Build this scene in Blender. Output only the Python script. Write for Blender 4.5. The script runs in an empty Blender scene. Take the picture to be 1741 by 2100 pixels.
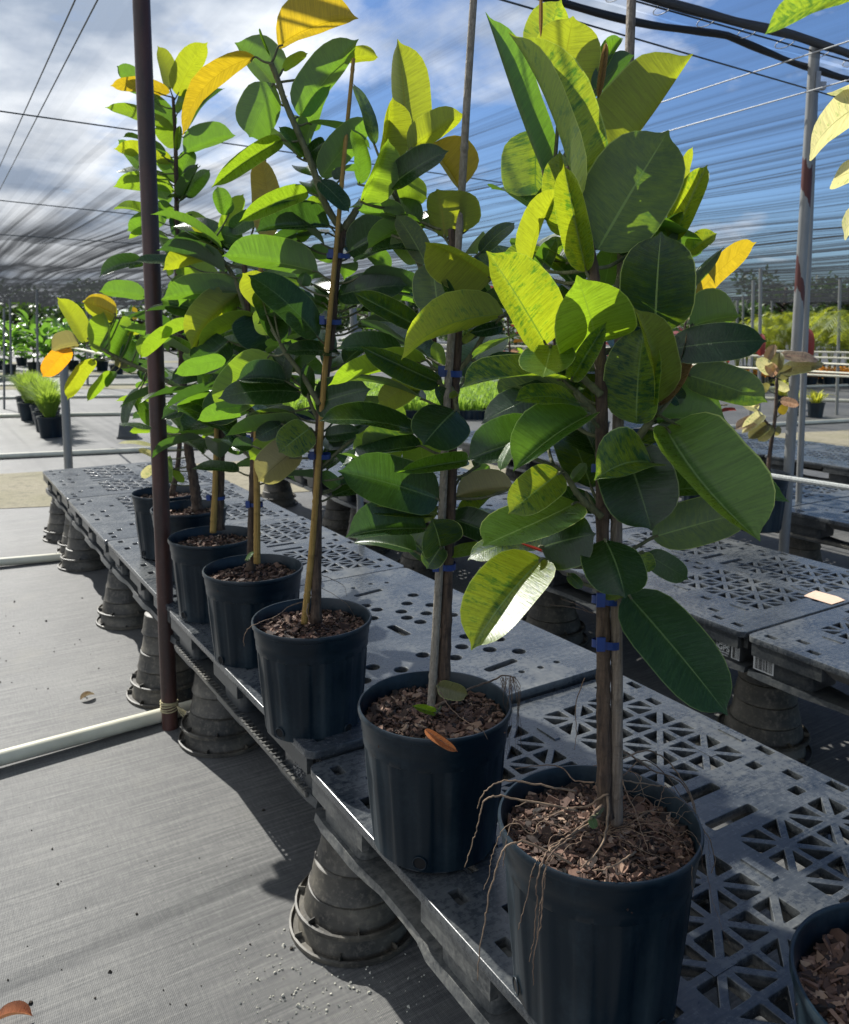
import bpy, bmesh, math, random
from mathutils import Vector, Matrix, noise
V = Vector
R = math.radians
C = bpy.context.scene.collection
sc = bpy.context.scene

# ------------------------------------------------ camera, sky, sun, exposure
F_PX, H_PX, HOR, XP = 1700.0, 224.0, 665.0, 870.5      # focal length and horizon in a 1741 x 2100 frame
PITCH = math.atan(H_PX / F_PX); YP = HOR + H_PX; CZ = 1.48
cam_d = bpy.data.cameras.new('camera'); cam = bpy.data.objects.new('camera', cam_d); C.objects.link(cam)
cam.location = (0, 0, CZ); cam.rotation_euler = (math.pi/2 - PITCH, 0, 0)
cam_d.sensor_fit = 'VERTICAL'; cam_d.sensor_height = 24; cam_d.lens = 24*F_PX/2100
cam_d.shift_y = -(1050-YP)/2100; cam_d.clip_end = 2000; cam_d.clip_start = 0.02
cam_d.dof.use_dof = True; cam_d.dof.focus_distance = 1.35; cam_d.dof.aperture_fstop = 7.0
sc.camera = cam
sc.view_settings.view_transform = 'Standard'; sc.view_settings.look = 'None'
sc.view_settings.exposure = 0.80; sc.view_settings.gamma = 1
sc.cycles.transparent_max_bounces = 24
sc.cycles.max_bounces = 8
SUN_EL, SUN_AZ = 39.5, -41.5        # degrees; azimuth from the viewing direction, minus = left
sv = V((math.sin(R(SUN_AZ))*math.cos(R(SUN_EL)), math.cos(R(SUN_AZ))*math.cos(R(SUN_EL)), math.sin(R(SUN_EL))))
sun_d = bpy.data.lights.new('sun', 'SUN'); sun = bpy.data.objects.new('sun', sun_d); C.objects.link(sun)
sun_d.energy = 5.0; sun_d.angle = R(0.5); sun_d.color = (1, .955, .88)
sun.rotation_euler = sv.to_track_quat('Z', 'Y').to_euler(); sun.location = (-4, 6, 8)
wd = bpy.data.worlds.new('World'); sc.world = wd; wd.use_nodes = True
nt = wd.node_tree; N = nt.nodes; L = nt.links
bg = N['Background']
sky = N.new('ShaderNodeTexSky'); sky.sky_type = 'NISHITA'; sky.sun_disc = False
sky.sun_elevation = R(SUN_EL); sky.sun_rotation = R(SUN_AZ); sky.air_density = 1.0; sky.dust_density = 0.6
tc = N.new('ShaderNodeTexCoord'); sx = N.new('ShaderNodeSeparateXYZ'); L.new(tc.outputs['Generated'], sx.inputs[0])
mz = N.new('ShaderNodeMath'); mz.operation = 'MAXIMUM'; L.new(sx.outputs['Z'], mz.inputs[0]); mz.inputs[1].default_value = 0.0
az_ = N.new('ShaderNodeMath'); az_.operation = 'ADD'; L.new(mz.outputs[0], az_.inputs[0]); az_.inputs[1].default_value = 0.22
dv = N.new('ShaderNodeVectorMath'); dv.operation = 'DIVIDE'; cb = N.new('ShaderNodeCombineXYZ')
for i in range(3): L.new(az_.outputs[0], cb.inputs[i])
L.new(tc.outputs['Generated'], dv.inputs[0]); L.new(cb.outputs[0], dv.inputs[1])
cn = N.new('ShaderNodeTexNoise'); cn.inputs['Scale'].default_value = 1.35; cn.inputs['Detail'].default_value = 9; cn.inputs['Roughness'].default_value = .56
cn.inputs['Distortion'].default_value = .25
mp = N.new('ShaderNodeMapping'); mp.inputs['Location'].default_value = (3.1, 1.7, .4); L.new(dv.outputs[0], mp.inputs[0]); L.new(mp.outputs[0], cn.inputs['Vector'])
# thicker cloud towards the left of the scene
bias = N.new('ShaderNodeMath'); bias.operation = 'MULTIPLY_ADD'; L.new(sx.outputs['X'], bias.inputs[0]); bias.inputs[1].default_value = -.32; bias.inputs[2].default_value = .03
ad = N.new('ShaderNodeMath'); ad.operation = 'ADD'; L.new(cn.outputs['Fac'], ad.inputs[0]); L.new(bias.outputs[0], ad.inputs[1])
cr = N.new('ShaderNodeValToRGB'); cr.color_ramp.elements[0].position = .50; cr.color_ramp.elements[1].position = .62
L.new(ad.outputs[0], cr.inputs[0])
cn2 = N.new('ShaderNodeTexNoise'); cn2.inputs['Scale'].default_value = 2.6; cn2.inputs['Detail'].default_value = 6; L.new(mp.outputs[0], cn2.inputs['Vector'])
cr2 = N.new('ShaderNodeValToRGB'); cr2.color_ramp.elements[0].position = .38; cr2.color_ramp.elements[1].position = .62
cr2.color_ramp.elements[0].color = (4.2, 5.0, 6.3, 1); cr2.color_ramp.elements[1].color = (12.5, 12.7, 13.0, 1)
L.new(cn2.outputs['Fac'], cr2.inputs[0])
sb = N.new('ShaderNodeMix'); sb.data_type = 'RGBA'; sb.blend_type = 'MULTIPLY'; sb.inputs[0].default_value = 1
sb.inputs[7].default_value = (.62, .82, 1.12, 1); L.new(sky.outputs[0], sb.inputs[6])
mx = N.new('ShaderNodeMix'); mx.data_type = 'RGBA'
L.new(cr.outputs[0], mx.inputs[0]); L.new(sb.outputs[2], mx.inputs[6]); L.new(cr2.outputs[0], mx.inputs[7])
L.new(mx.outputs[2], bg.inputs['Color']); bg.inputs['Strength'].default_value = 0.070

# ------------------------------------------------ places
DN = V((.852, .524, 0)).normalized(); DS = V((-.524, .852, 0)).normalized()    # across the pallet rows, along them
ROWYAW = math.atan2(DN.y, DN.x)
def W(n, s, z=0): return DN*n + DS*s + V((0, 0, z))
def ray(px, py):
    xd = (px-XP)/F_PX; yd = (py-YP)/F_PX
    dn = math.sin(PITCH)+math.cos(PITCH)*yd; fw = math.cos(PITCH)-math.sin(PITCH)*yd
    return xd, fw, dn
def U(px, py, Y):
    x, f, d = ray(px, py); return V((x/f*Y, Y, CZ-d/f*Y))
def HP(px, py, z):
    x, f, d = ray(px, py); t = (CZ-z)/d; return V((x*t, f*t, z))
FR = {'O': (0, 0, 1.0, 1), 'A': (948.4, 0, .3418, 0), 'B': (948.4, 589.6, .3975, 0), 'C': (666.5, 76.9, .29295, 0), 'D': (435.8, 0, .29295, 0),
      'E': (205.1, 51.3, .29295, 0), 'F': (563.9, 615.2, .35337, 0), 'G': (0, 615.2, .35337, 0), 'H': (0, 589.6, .20613, 0),
      'P': (563.9, 1025.3, .35337, 0), 'Rr': (563.9, 1538, .35337, 0), 'Q': (1127.9, 1538, .35218, 0), 'T': (1538, 0, .31725, 0)}
def P2(fr, x, y):
    a = FR[fr]; return a[0]+x*a[2], a[1]+y*a[2]

# ------------------------------------------------ builders
class MB:
    def __init__(s): s.v = []; s.f = []; s.uv = None
    def add(s, vs, fs):
        o = len(s.v); s.v += [tuple(v) for v in vs]; s.f += [tuple(i+o for i in f) for f in fs]
    def box(s, c, size, rot=None, taper=1.0):
        x, y, z = size[0]/2, size[1]/2, size[2]/2
        vs = [V((a*x*(taper if d > 0 else 1), b*y*(taper if d > 0 else 1), d*z)) for d in (-1, 1) for a, b in ((-1, -1), (1, -1), (1, 1), (-1, 1))]
        if rot is not None: vs = [rot @ v for v in vs]
        s.add([v+V(c) for v in vs], [(3, 2, 1, 0), (4, 5, 6, 7), (0, 1, 5, 4), (1, 2, 6, 5), (2, 3, 7, 6), (3, 0, 4, 7)])
    def tube(s, pts, rad, k=8, cap=True, prof=None):
        pts = [V(p) for p in pts]; n = len(pts)
        if not hasattr(rad, '__len__'): rad = [rad]*n
        t0 = (pts[1]-pts[0]).normalized(); up = V((0, 0, 1)) if abs(t0.z) < .9 else V((1, 0, 0))
        a = t0.cross(up).normalized(); vs = []
        for i, p in enumerate(pts):
            t = (pts[min(i+1, n-1)]-pts[max(i-1, 0)]).normalized()
            a = (a-t*a.dot(t)).normalized(); b = t.cross(a)
            for j in range(k):
                q = 2*math.pi*j/k; vs.append(p+(a*math.cos(q)+b*math.sin(q))*rad[i])
        fs = [(i*k+j, i*k+(j+1) % k, (i+1)*k+(j+1) % k, (i+1)*k+j) for i in range(n-1) for j in range(k)]
        if cap: fs += [tuple(range(k-1, -1, -1)), tuple((n-1)*k+j for j in range(k))]
        s.add(vs, fs)
    def lathe(s, prof, k=48, c=(0, 0, 0), fn=None, closed=False):
        vs = []
        for i, (r, z) in enumerate(prof):
            for j in range(k):
                q = 2*math.pi*j/k; rr = fn(r, z, q) if fn else r
                vs.append((c[0]+rr*math.cos(q), c[1]+rr*math.sin(q), c[2]+z))
        m = len(prof)
        s.add(vs, [(i*k+j, i*k+(j+1) % k, (i+1)*k+(j+1) % k, (i+1)*k+j) for i in range(m-1) for j in range(k)])
    def build(s, name, mat, parent=None, smooth=True, loc=None):
        me = bpy.data.meshes.new(name); me.from_pydata(s.v, [], s.f); me.update()
        if mat: me.materials.append(mat)
        if smooth is True or smooth > 1: me.shade_smooth()
        if smooth and smooth is not True:
            me.shade_smooth(); me.set_sharp_from_angle(angle=R(smooth))
        if s.uv:
            ul = me.uv_layers.new(name='UVMap')
            for li, lp in enumerate(me.loops): ul.data[li].uv = s.uv[lp.vertex_index]
        o = bpy.data.objects.new(name, me); C.objects.link(o)
        if parent: o.parent = parent
        if loc is not None: o.location = loc
        return o
def tag(o, label=None, cat=None, group=None, kind=None):
    for k, v in (('label', label), ('category', cat), ('group', group), ('kind', kind)):
        if v: o[k] = v
    return o
def thing(name, label, cat, loc=(0, 0, 0), rz=0, group=None):
    o = bpy.data.objects.new(name, None); C.objects.link(o); o.location = loc; o.rotation_euler = (0, 0, rz); o.empty_display_size = .1
    return tag(o, label, cat, group)
def dup(root, loc=None, rz=None, label=None, group=None, scale=None):
    r = root.copy(); C.objects.link(r)
    for ch in list(root.children):
        c = ch.copy(); C.objects.link(c); c.parent = r
        for g in ch.children:
            d = g.copy(); C.objects.link(d); d.parent = c
    if loc is not None: r.location = loc
    if rz is not None: r.rotation_euler = (0, 0, rz)
    if label: r['label'] = label
    if group: r['group'] = group
    if scale: r.scale = scale
    return r
def smoothpts(P, m=5):
    P = [V(p) for p in P]
    if len(P) < 3: return P
    Q = [P[0]*2-P[1]]+P+[P[-1]*2-P[-2]]; out = []
    for i in range(1, len(Q)-2):
        a, b, c, d = Q[i-1:i+3]
        for j in range(m):
            t = j/m; out.append(.5*((2*b)+(c-a)*t+(2*a-5*b+4*c-d)*t*t+(3*b-a-3*c+d)*t**3))
    return out+[P[-1]]

# ------------------------------------------------ materials
class NT:
    def __init__(s, name):
        s.m = bpy.data.materials.new(name); s.m.use_nodes = True; s.t = s.m.node_tree
        s.N = s.t.nodes; s.p = s.N['Principled BSDF']; s.out = s.N['Material Output']; s.tc = s.N.new('ShaderNodeTexCoord')
    def l(s, a, b): s.t.links.new(a, b)
    def math(s, op, a, b=None, c=None, clamp=False):
        n = s.N.new('ShaderNodeMath'); n.operation = op; n.use_clamp = clamp
        for i, x in enumerate((a, b, c)):
            if x is None: continue
            if isinstance(x, (int, float)): n.inputs[i].default_value = x
            else: s.l(x, n.inputs[i])
        return n.outputs[0]
    def map(s, sc=(1, 1, 1), rot=(0, 0, 0), src=None, loc=(0, 0, 0)):
        n = s.N.new('ShaderNodeMapping'); n.inputs['Scale'].default_value = sc; n.inputs['Rotation'].default_value = rot; n.inputs['Location'].default_value = loc
        s.l(src or s.tc.outputs['Object'], n.inputs[0]); return n.outputs[0]
    def noise(s, scale, detail=4, rough=.55, vec=None, dist=0):
        n = s.N.new('ShaderNodeTexNoise'); n.inputs['Scale'].default_value = scale; n.inputs['Detail'].default_value = detail
        n.inputs['Roughness'].default_value = rough; n.inputs['Distortion'].default_value = dist
        s.l(vec or s.tc.outputs['Object'], n.inputs['Vector']); return n.outputs['Fac']
    def ramp(s, f, stops, interp='LINEAR'):
        n = s.N.new('ShaderNodeValToRGB'); n.color_ramp.interpolation = interp; e = n.color_ramp.elements
        for i, (p, c) in enumerate(stops):
            if isinstance(c, (int, float)): c = (c, c, c)
            q = e[i] if i < 2 else e.new(p)
            q.position = p; q.color = (*c, 1)
        s.l(f, n.inputs[0]); return n.outputs[0]
    def mix(s, f, a, b, mode='MIX'):
        n = s.N.new('ShaderNodeMix'); n.data_type = 'RGBA'; n.blend_type = mode
        for i, x in ((0, f), (6, a), (7, b)):
            if isinstance(x, (int, float)): n.inputs[i].default_value = x
            elif isinstance(x, tuple): n.inputs[i].default_value = (*x, 1)
            else: s.l(x, n.inputs[i])
        return n.outputs[2]
    def base(s, c):
        if isinstance(c, tuple): s.p.inputs['Base Color'].default_value = (*c, 1)
        else: s.l(c, s.p.inputs['Base Color'])
    def rough(s, r):
        if isinstance(r, (int, float)): s.p.inputs['Roughness'].default_value = r
        else: s.l(r, s.p.inputs['Roughness'])
    def bump(s, h, st=.3, d=.002):
        n = s.N.new('ShaderNodeBump'); n.inputs['Strength'].default_value = st; n.inputs['Distance'].default_value = d
        s.l(h, n.inputs['Height']); s.l(n.outputs[0], s.p.inputs['Normal']); return n.outputs[0]
    def spec(s, v): s.p.inputs['Specular IOR Level'].default_value = v

def M_plain(name, c, r=.5, metal=0, spec=.5, var=.15, scale=30, st=.15, d=.001):
    m = NT(name); f = m.noise(scale, 5)
    m.base(m.mix(m.ramp(f, [(.3, 0.), (.7, 1.)]), tuple(x*(1-var) for x in c), tuple(min(1, x*(1+var)) for x in c)))
    m.rough(r); m.p.inputs['Metallic'].default_value = metal; m.spec(spec); m.bump(f, st, d); return m.m

def M_ground():
    m = NT('weed_cloth')
    v = m.map(rot=(0, 0, -ROWYAW))
    st1 = m.noise(7, 8, .62, m.map((.35, 14, 1), src=v))           # long streaks along the weave
    st2 = m.noise(60, 4, .6, m.map((.25, 3, 1), src=v))
    st3 = m.noise(60, 3, .6, m.map((3, .3, 1), src=v))
    big = m.noise(1.1, 6, .6)
    a = m.math('ADD', m.math('MULTIPLY', st1, .5), m.math('MULTIPLY', st2, .3)); a = m.math('ADD', a, m.math('MULTIPLY', st3, .25))
    a = m.math('ADD', a, m.math('MULTIPLY', big, .35))
    col = m.ramp(a, [(.50, (.050, .052, .054)), (.68, (.125, .125, .121)), (.88, (.27, .265, .245))])
    sand = m.ramp(m.noise(2.4, 9, .65), [(.57, 0.), (.74, 1.)])
    col = m.mix(m.math('MULTIPLY', sand, .4), col, (.24, .225, .18))
    w1 = m.N.new('ShaderNodeTexWave'); w1.inputs['Scale'].default_value = 160; w1.bands_direction = 'Y'; m.l(v, w1.inputs[0]); w1.inputs['Distortion'].default_value = 1.5
    w2 = m.N.new('ShaderNodeTexWave'); w2.inputs['Scale'].default_value = 90; w2.bands_direction = 'X'; m.l(v, w2.inputs[0]); w2.inputs['Distortion'].default_value = 1.5
    wv = m.math('MULTIPLY', w1.outputs['Fac'], w2.outputs['Fac'])
    col = m.mix(.5, col, m.mix(wv, (.1, .1, .1), (1.5, 1.5, 1.5)), 'MULTIPLY')
    m.base(col); m.rough(.58); m.spec(.40); m.bump(m.math('ADD', wv, m.math('MULTIPLY', st1, 1.2)), .35, .002); return m.m
def M_gravel():
    m = NT('sandy_gravel'); f = m.noise(90, 6, .7); g = m.noise(.9, 5); h = m.noise(14, 5, .6)
    c = m.ramp(f, [(.3, (.15, .13, .08)), (.7, (.44, .39, .27))])
    c = m.mix(m.ramp(g, [(.45, 0.), (.68, .6)]), c, (.20, .19, .09)); c = m.mix(m.ramp(h, [(.50, 0.), (.68, .55)]), c, (.12, .11, .07))
    m.base(c); m.rough(.9); m.bump(f, .8, .01); return m.m
def M_plastic(name='black_plastic', base=(.004, .009, .016), dust=(.19, .20, .20), amount=.52, rough=.20):
    m = NT(name); f = m.noise(5.5, 10, .7, dist=.4); g = m.noise(70, 6, .7); s = m.noise(14, 7, .65, m.map((.5, 12, 9), rot=(0, 0, .5)))
    m.spec(.6)
    a = m.math('ADD', m.math('MULTIPLY', f, .42), m.math('MULTIPLY', g, .33)); a = m.math('ADD', a, m.math('MULTIPLY', s, .30))
    fac = m.ramp(a, [(.38, .0), (.70, 1.)])
    dirt = m.ramp(m.math('ADD', m.math('MULTIPLY', m.noise(2.3, 8, .7, dist=.5), .75), m.math('MULTIPLY', g, .25)), [(.49, 0.), (.68, 1.)])
    m.base(m.mix(m.math('MULTIPLY', dirt, amount*.55), m.mix(m.math('MULTIPLY', fac, amount), base, dust), tuple(x*1.75 for x in (dust[0]*1.04, dust[1]*.98, dust[2]*.86))))
    m.rough(m.math('MULTIPLY_ADD', dirt, .16, m.math('MULTIPLY_ADD', fac, .12, rough))); m.spec(.5)
    m.bump(m.math('ADD', g, m.math('MULTIPLY', s, .6)), .25, .0012); return m.m
def M_pot():
    m = NT('pot_plastic'); f = m.noise(5, 8, .6); g = m.noise(120, 5, .7); dr = m.noise(8, 6, .6, m.map((1, 1, .12)))
    a = m.math('ADD', m.math('MULTIPLY', f, .35), m.math('MULTIPLY', dr, .5)); a = m.math('ADD', a, m.math('MULTIPLY', g, .15))
    fac = m.ramp(a, [(.46, 0.), (.66, 1.)])
    m.base(m.mix(m.math('MULTIPLY', fac, .6), (.002, .009, .016), (.045, .07, .085)))
    m.rough(m.math('MULTIPLY_ADD', fac, .2, .34)); m.spec(.35); m.bump(g, .12, .0006); return m.m
def M_oldpot():
    m = NT('weathered_pot'); f = m.noise(6, 9, .65); g = m.noise(60, 6, .7); z = m.noise(5, 6, .6, m.map((1, 1, 3)))
    c = m.ramp(m.math('ADD', m.math('MULTIPLY', f, .5), m.math('MULTIPLY', z, .5)), [(.38, (.016, .016, .014)), (.54, (.062, .056, .044)), (.74, (.19, .17, .13))])
    m.base(m.mix(m.ramp(g, [(.5, 0.), (.75, .4)]), c, (.30, .26, .2))); m.rough(.55); m.bump(g, .4, .002); return m.m
def M_mulch():
    m = NT('bark_chips'); gi = m.N.new('ShaderNodeNewGeometry'); r = gi.outputs['Random Per Island']
    c = m.ramp(r, [(0, (.012, .008, .006)), (.35, (.055, .028, .018)), (.65, (.125, .066, .044)), (.88, (.23, .13, .088)), (1, (.42, .29, .20))])
    f = m.noise(150, 5, .7, m.map((1, .3, 1)))
    m.base(m.mix(.6, c, m.mix(f, (.35, .35, .35), (1.3, 1.3, 1.3)), 'MULTIPLY')); m.rough(.8); m.bump(f, .6, .002); return m.m
def M_bark(name, a, b, sc=(1, 1, .12), s=160):
    m = NT(name); f = m.noise(s, 6, .65, m.map(sc)); g = m.noise(25, 5, .6, m.map((1, 1, 2.2)))
    c = m.mix(m.ramp(f, [(.35, 0.), (.65, 1.)]), a, b); c = m.mix(m.ramp(g, [(.55, 0.), (.72, .6)]), c, tuple(x*.45 for x in a))
    m.base(c); m.rough(.8); m.bump(m.math('ADD', f, g), 1.0, .005); return m.m
def M_cloth():
    m = NT('shade_cloth'); v = m.map(rot=(0, 0, -ROWYAW)); f = m.math('ADD', m.math('MULTIPLY', m.noise(1.0, 3, .6, m.map((2.2, .05, 1), src=v)), .5), m.math('MULTIPLY', m.noise(1.0, 3, .7, m.map((13, .09, 1), src=v)), .5))
    g = m.noise(.16, 3)
    tr = m.N.new('ShaderNodeBsdfTransparent'); tr.inputs[0].default_value = (.93, .95, .97, 1)
    df = m.N.new('ShaderNodeBsdfDiffuse'); df.inputs[0].default_value = (.045, .048, .052, 1)
    tl = m.N.new('ShaderNodeBsdfTranslucent'); tl.inputs[0].default_value = (.040, .043, .047, 1)
    ms = m.N.new('ShaderNodeMixShader'); m.l(df.outputs[0], ms.inputs[1]); m.l(tl.outputs[0], ms.inputs[2])
    gm = m.N.new('ShaderNodeNewGeometry'); dt = m.N.new('ShaderNodeVectorMath'); dt.operation = 'DOT_PRODUCT'; m.l(gm.outputs['Incoming'], dt.inputs[0]); m.l(gm.outputs['True Normal'], dt.inputs[1])
    pl = m.math('DIVIDE', 1.0, m.math('MAXIMUM', m.math('ABSOLUTE', dt.outputs['Value']), .04))     # path through the knit grows as light crosses it slantwise
    sv_ = m.N.new('ShaderNodeSeparateXYZ'); m.l(v, sv_.inputs[0])
    k1 = m.math('MULTIPLY_ADD', sv_.outputs[0], .2, -.20, clamp=True); k2 = m.math('MULTIPLY_ADD', m.math('MULTIPLY_ADD', sv_.outputs[0], .5, sv_.outputs[1]), .13, -1.2, clamp=True)
    kk = m.math('MINIMUM', m.math('ADD', m.math('ADD', k1, k2), .10), 1.0)
    f = m.math('MULTIPLY_ADD', m.math('SUBTRACT', f, .50), kk, .50)
    dens = m.ramp(f, [(.40, .955), (.52, .915), (.62, .78)])
    dens = m.math('MAXIMUM', m.math('SUBTRACT', dens, m.math('MULTIPLY', k2, .07)), .5)
    op = m.math('SUBTRACT', 1.0, m.math('POWER', dens, pl))
    mm = m.N.new('ShaderNodeMixShader'); m.l(op, mm.inputs[0]); m.l(tr.outputs[0], mm.inputs[1]); m.l(ms.outputs[0], mm.inputs[2])
    m.l(mm.outputs[0], m.out.inputs['Surface']); return m.m

def M_leaf(name, top, under, trans, fac, vari=None, rib=(.30, .42, .14), gloss=.34, edge=(.42, .5, .16), vthr=(.46, .56)):
    m = NT(name); uv = m.N.new('ShaderNodeUVMap').outputs[0]; sp = m.N.new('ShaderNodeSeparateXYZ'); m.l(uv, sp.inputs[0])
    u, v = sp.outputs['X'], m.math('MULTIPLY_ADD', sp.outputs['Y'], 2.0, -1.0)
    av = m.math('ABSOLUTE', v)
    oi = m.N.new('ShaderNodeObjectInfo'); rnd = oi.outputs['Random']
    lat = m.math('MULTIPLY_ADD', av, -.10, u)                       # runs along the side veins
    cx = m.N.new('ShaderNodeCombineXYZ'); m.l(m.math('MULTIPLY', lat, 24), cx.inputs[0]); m.l(m.math('MULTIPLY', v, 2.2), cx.inputs[1]); m.l(m.math('MULTIPLY', rnd, 60), cx.inputs[2])
    cx2 = m.N.new('ShaderNodeCombineXYZ'); m.l(m.math('MULTIPLY', lat, 90), cx2.inputs[0]); m.l(m.math('MULTIPLY', v, 1.2), cx2.inputs[1]); m.l(m.math('MULTIPLY', rnd, 60), cx2.inputs[2])
    cx3 = m.N.new('ShaderNodeCombineXYZ'); m.l(m.math('MULTIPLY', u, 2.2), cx3.inputs[0]); m.l(m.math('MULTIPLY', v, 1.0), cx3.inputs[1]); m.l(m.math('MULTIPLY', rnd, 90), cx3.inputs[2])
    vein = m.noise(1.0, 3, .6, cx2.outputs[0]); blot = m.noise(1.0, 9, .76, cx.outputs[0], .25); big = m.noise(1.0, 4, .6, cx3.outputs[0])
    if vari:
        f2 = m.ramp(m.math('ADD', m.math('MULTIPLY', blot, .66), m.math('MULTIPLY', big, .34)), [(vthr[0]-.025, 0.), ((vthr[0]+vthr[1])/2, .5), (vthr[1]+.03, 1.)])
        T = m.mix(f2, vari[0], top); TR = m.mix(f2, vari[1], trans); UN = m.mix(m.math('MULTIPLY', f2, .6), vari[2], under)
    else:
        T, TR, UN = top, trans, under
        T = m.mix(m.ramp(big, [(.35, 0.), (.7, .35)]), T, tuple(min(1, x*1.9+.01) for x in top))
        TR = m.mix(m.ramp(blot, [(.56, 0.), (.70, .45)]), TR, tuple(x*.45 for x in trans))
    spk = m.noise(240, 3, .7)
    vm = m.mix(1.0, m.ramp(vein, [(.33, .74), (.64, 1.14)]), m.mix(m.ramp(spk, [(.60, 0.), (.74, .55)]), m.ramp(blot, [(.3, .85), (.7, 1.12)]), (.5, .42, .4)), 'MULTIPLY')
    hv = m.math('MULTIPLY_ADD', rnd, .4, .8)
    T = m.mix(1.0, T, vm, 'MULTIPLY'); TR = m.mix(1.0, TR, vm, 'MULTIPLY')
    cmb = m.N.new('ShaderNodeCombineXYZ')
    for i in range(3): m.l(hv, cmb.inputs[i])
    T = m.mix(1.0, T, cmb.outputs[0], 'MULTIPLY'); UN = m.mix(1.0, UN, cmb.outputs[0], 'MULTIPLY')
    ribf = m.math('SUBTRACT', 1.0, m.math('DIVIDE', av, m.math('MULTIPLY_ADD', u, -.028, .042), clamp=True))
    ribf = m.math('GREATER_THAN', ribf, .15)
    edf = m.math('GREATER_THAN', av, .972)
    T = m.mix(m.math('MULTIPLY', ribf, .8), T, rib); UN = m.mix(m.math('MULTIPLY', ribf, .8), UN, tuple(min(1, x*1.15) for x in rib))
    TR = m.mix(m.math('MULTIPLY', ribf, .7), TR, tuple(x*.6 for x in trans))
    T = m.mix(edf, T, edge); UN = m.mix(edf, UN, edge)
    gm = m.N.new('ShaderNodeNewGeometry')
    m.base(m.mix(gm.outputs['Backfacing'], T, UN))
    m.l(m.math('ADD', m.math('MULTIPLY_ADD', gm.outputs['Backfacing'], .22, gloss-.11), m.ramp(blot, [(.35, 0.), (.7, .16)])), m.p.inputs['Roughness']); m.spec(.5)
    bh = m.math('ADD', m.math('MULTIPLY', vein, .5), m.math('MULTIPLY', ribf, -.8))
    m.bump(bh, .5, .0016)
    tl = m.N.new('ShaderNodeBsdfTranslucent'); m.l(TR, tl.inputs[0])
    ms = m.N.new('ShaderNodeMixShader'); ms.inputs[0].default_value = fac
    m.l(m.p.outputs[0], ms.inputs[1]); m.l(tl.outputs[0], ms.inputs[2]); m.l(ms.outputs[0], m.out.inputs['Surface'])
    return m.m
ML = {
 'd': M_leaf('leaf_dark_green', (.012, .032, .013), (.085, .12, .075), (.09, .21, .016), .32, gloss=.30, rib=(.15, .22, .08), edge=(.18, .24, .08)),
 'g': M_leaf('leaf_green', (.018, .052, .020), (.13, .175, .10), (.21, .42, .02), .42),
 'l': M_leaf('leaf_light_green', (.045, .10, .025), (.13, .19, .06), (.34, .53, .02), .48),
 'y': M_leaf('leaf_yellow_green', (.10, .15, .025), (.19, .22, .07), (.42, .48, .015), .58, rib=(.34, .28, .05)),
 'o': M_leaf('leaf_yellow', (.22, .17, .025), (.25, .22, .08), (.56, .39, .012), .60, rib=(.30, .18, .04)),
 'O': M_leaf('leaf_orange', (.45, .18, .02), (.35, .24, .1), (1.0, .42, .01), .62, rib=(.3, .16, .04), edge=(.5, .25, .08)),
 'b': M_leaf('leaf_brownish', (.10, .10, .04), (.22, .19, .11), (.45, .40, .10), .35, rib=(.12, .09, .05)),
 'v': M_leaf('leaf_variegated', (.014, .050, .030), (.12, .17, .10), (.08, .22, .02), .42, vari=((.09, .15, .03), (.46, .62, .022), (.17, .23, .11)), vthr=(.49, .53)),
 'w': M_leaf('leaf_variegated_bright', (.018, .060, .022), (.14, .20, .10), (.13, .30, .02), .50, vari=((.13, .19, .03), (.50, .60, .02), (.20, .26, .09)), vthr=(.535, .57)),
 'k': M_leaf('leaf_variegated_dark', (.014, .045, .028), (.11, .15, .09), (.06, .16, .018), .32, vari=((.035, .075, .022), (.30, .46, .02), (.12, .165, .075)), vthr=(.44, .54)),
 'c': M_leaf('leaf_cream', (.05, .09, .05), (.16, .2, .13), (.30, .45, .10), .42, vari=((.50, .47, .24), (.95, .86, .36), (.5, .48, .3)), vthr=(.56, .58), rib=(.5, .3, .2)),
 'p': M_leaf('leaf_copper', (.07, .07, .05), (.20, .10, .09), (.55, .26, .12), .36, vari=((.34, .26, .17), (.85, .50, .28), (.38, .2, .16)), vthr=(.52, .55), rib=(.4, .12, .1), edge=(.6, .4, .3)),
 'r': M_leaf('sheath_red', (.20, .03, .03), (.24, .05, .04), (.4, .06, .04), .3, rib=(.3, .05, .04), edge=(.4, .1, .08)),
 's': M_leaf('sheath_salmon', (.20, .13, .06), (.20, .18, .08), (.36, .22, .08), .35, rib=(.4, .12, .08), edge=(.5, .15, .12)),
 'x': M_leaf('leaf_dry', (.34, .13, .05), (.40, .20, .09), (.4, .15, .05), .15, rib=(.25, .1, .05), edge=(.3, .12, .05)),
 'X': M_leaf('leaf_dry_pale', (.50, .36, .20), (.55, .42, .28), (.4, .3, .15), .15, rib=(.35, .22, .12), edge=(.5, .4, .25)),
 'n': M_leaf('leaf_banana', (.05, .14, .03), (.09, .2, .06), (.26, .52, .05), .45),
}
MGround, MGravel, MPlas, MPot, MOld, MMul = M_ground(), M_gravel(), M_plastic(), M_pot(), M_oldpot(), M_mulch()
MPlas2 = M_plastic('grey_blue_plastic', (.005, .011, .020), (.21, .22, .22), .54, .21)
MSide = M_plastic('side_plastic', (.006, .010, .015), (.20, .205, .195), .34, .33); MSideLit = M_plastic('sunlit_side_plastic', (.008, .012, .016), (.30, .30, .28), .5, .36)  # front pallet's sides get a lighter copy, sunlight put into the colour
MPlasD = M_plastic('brown_dusty_plastic', (.024, .028, .034), (.19, .18, .15), .7, .36)
MTrunk = M_bark('trunk_bark', (.028, .017, .011), (.12, .078, .050)); MStem = M_bark('green_stem', (.08, .09, .04), (.15, .15, .075), s=90)
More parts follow.
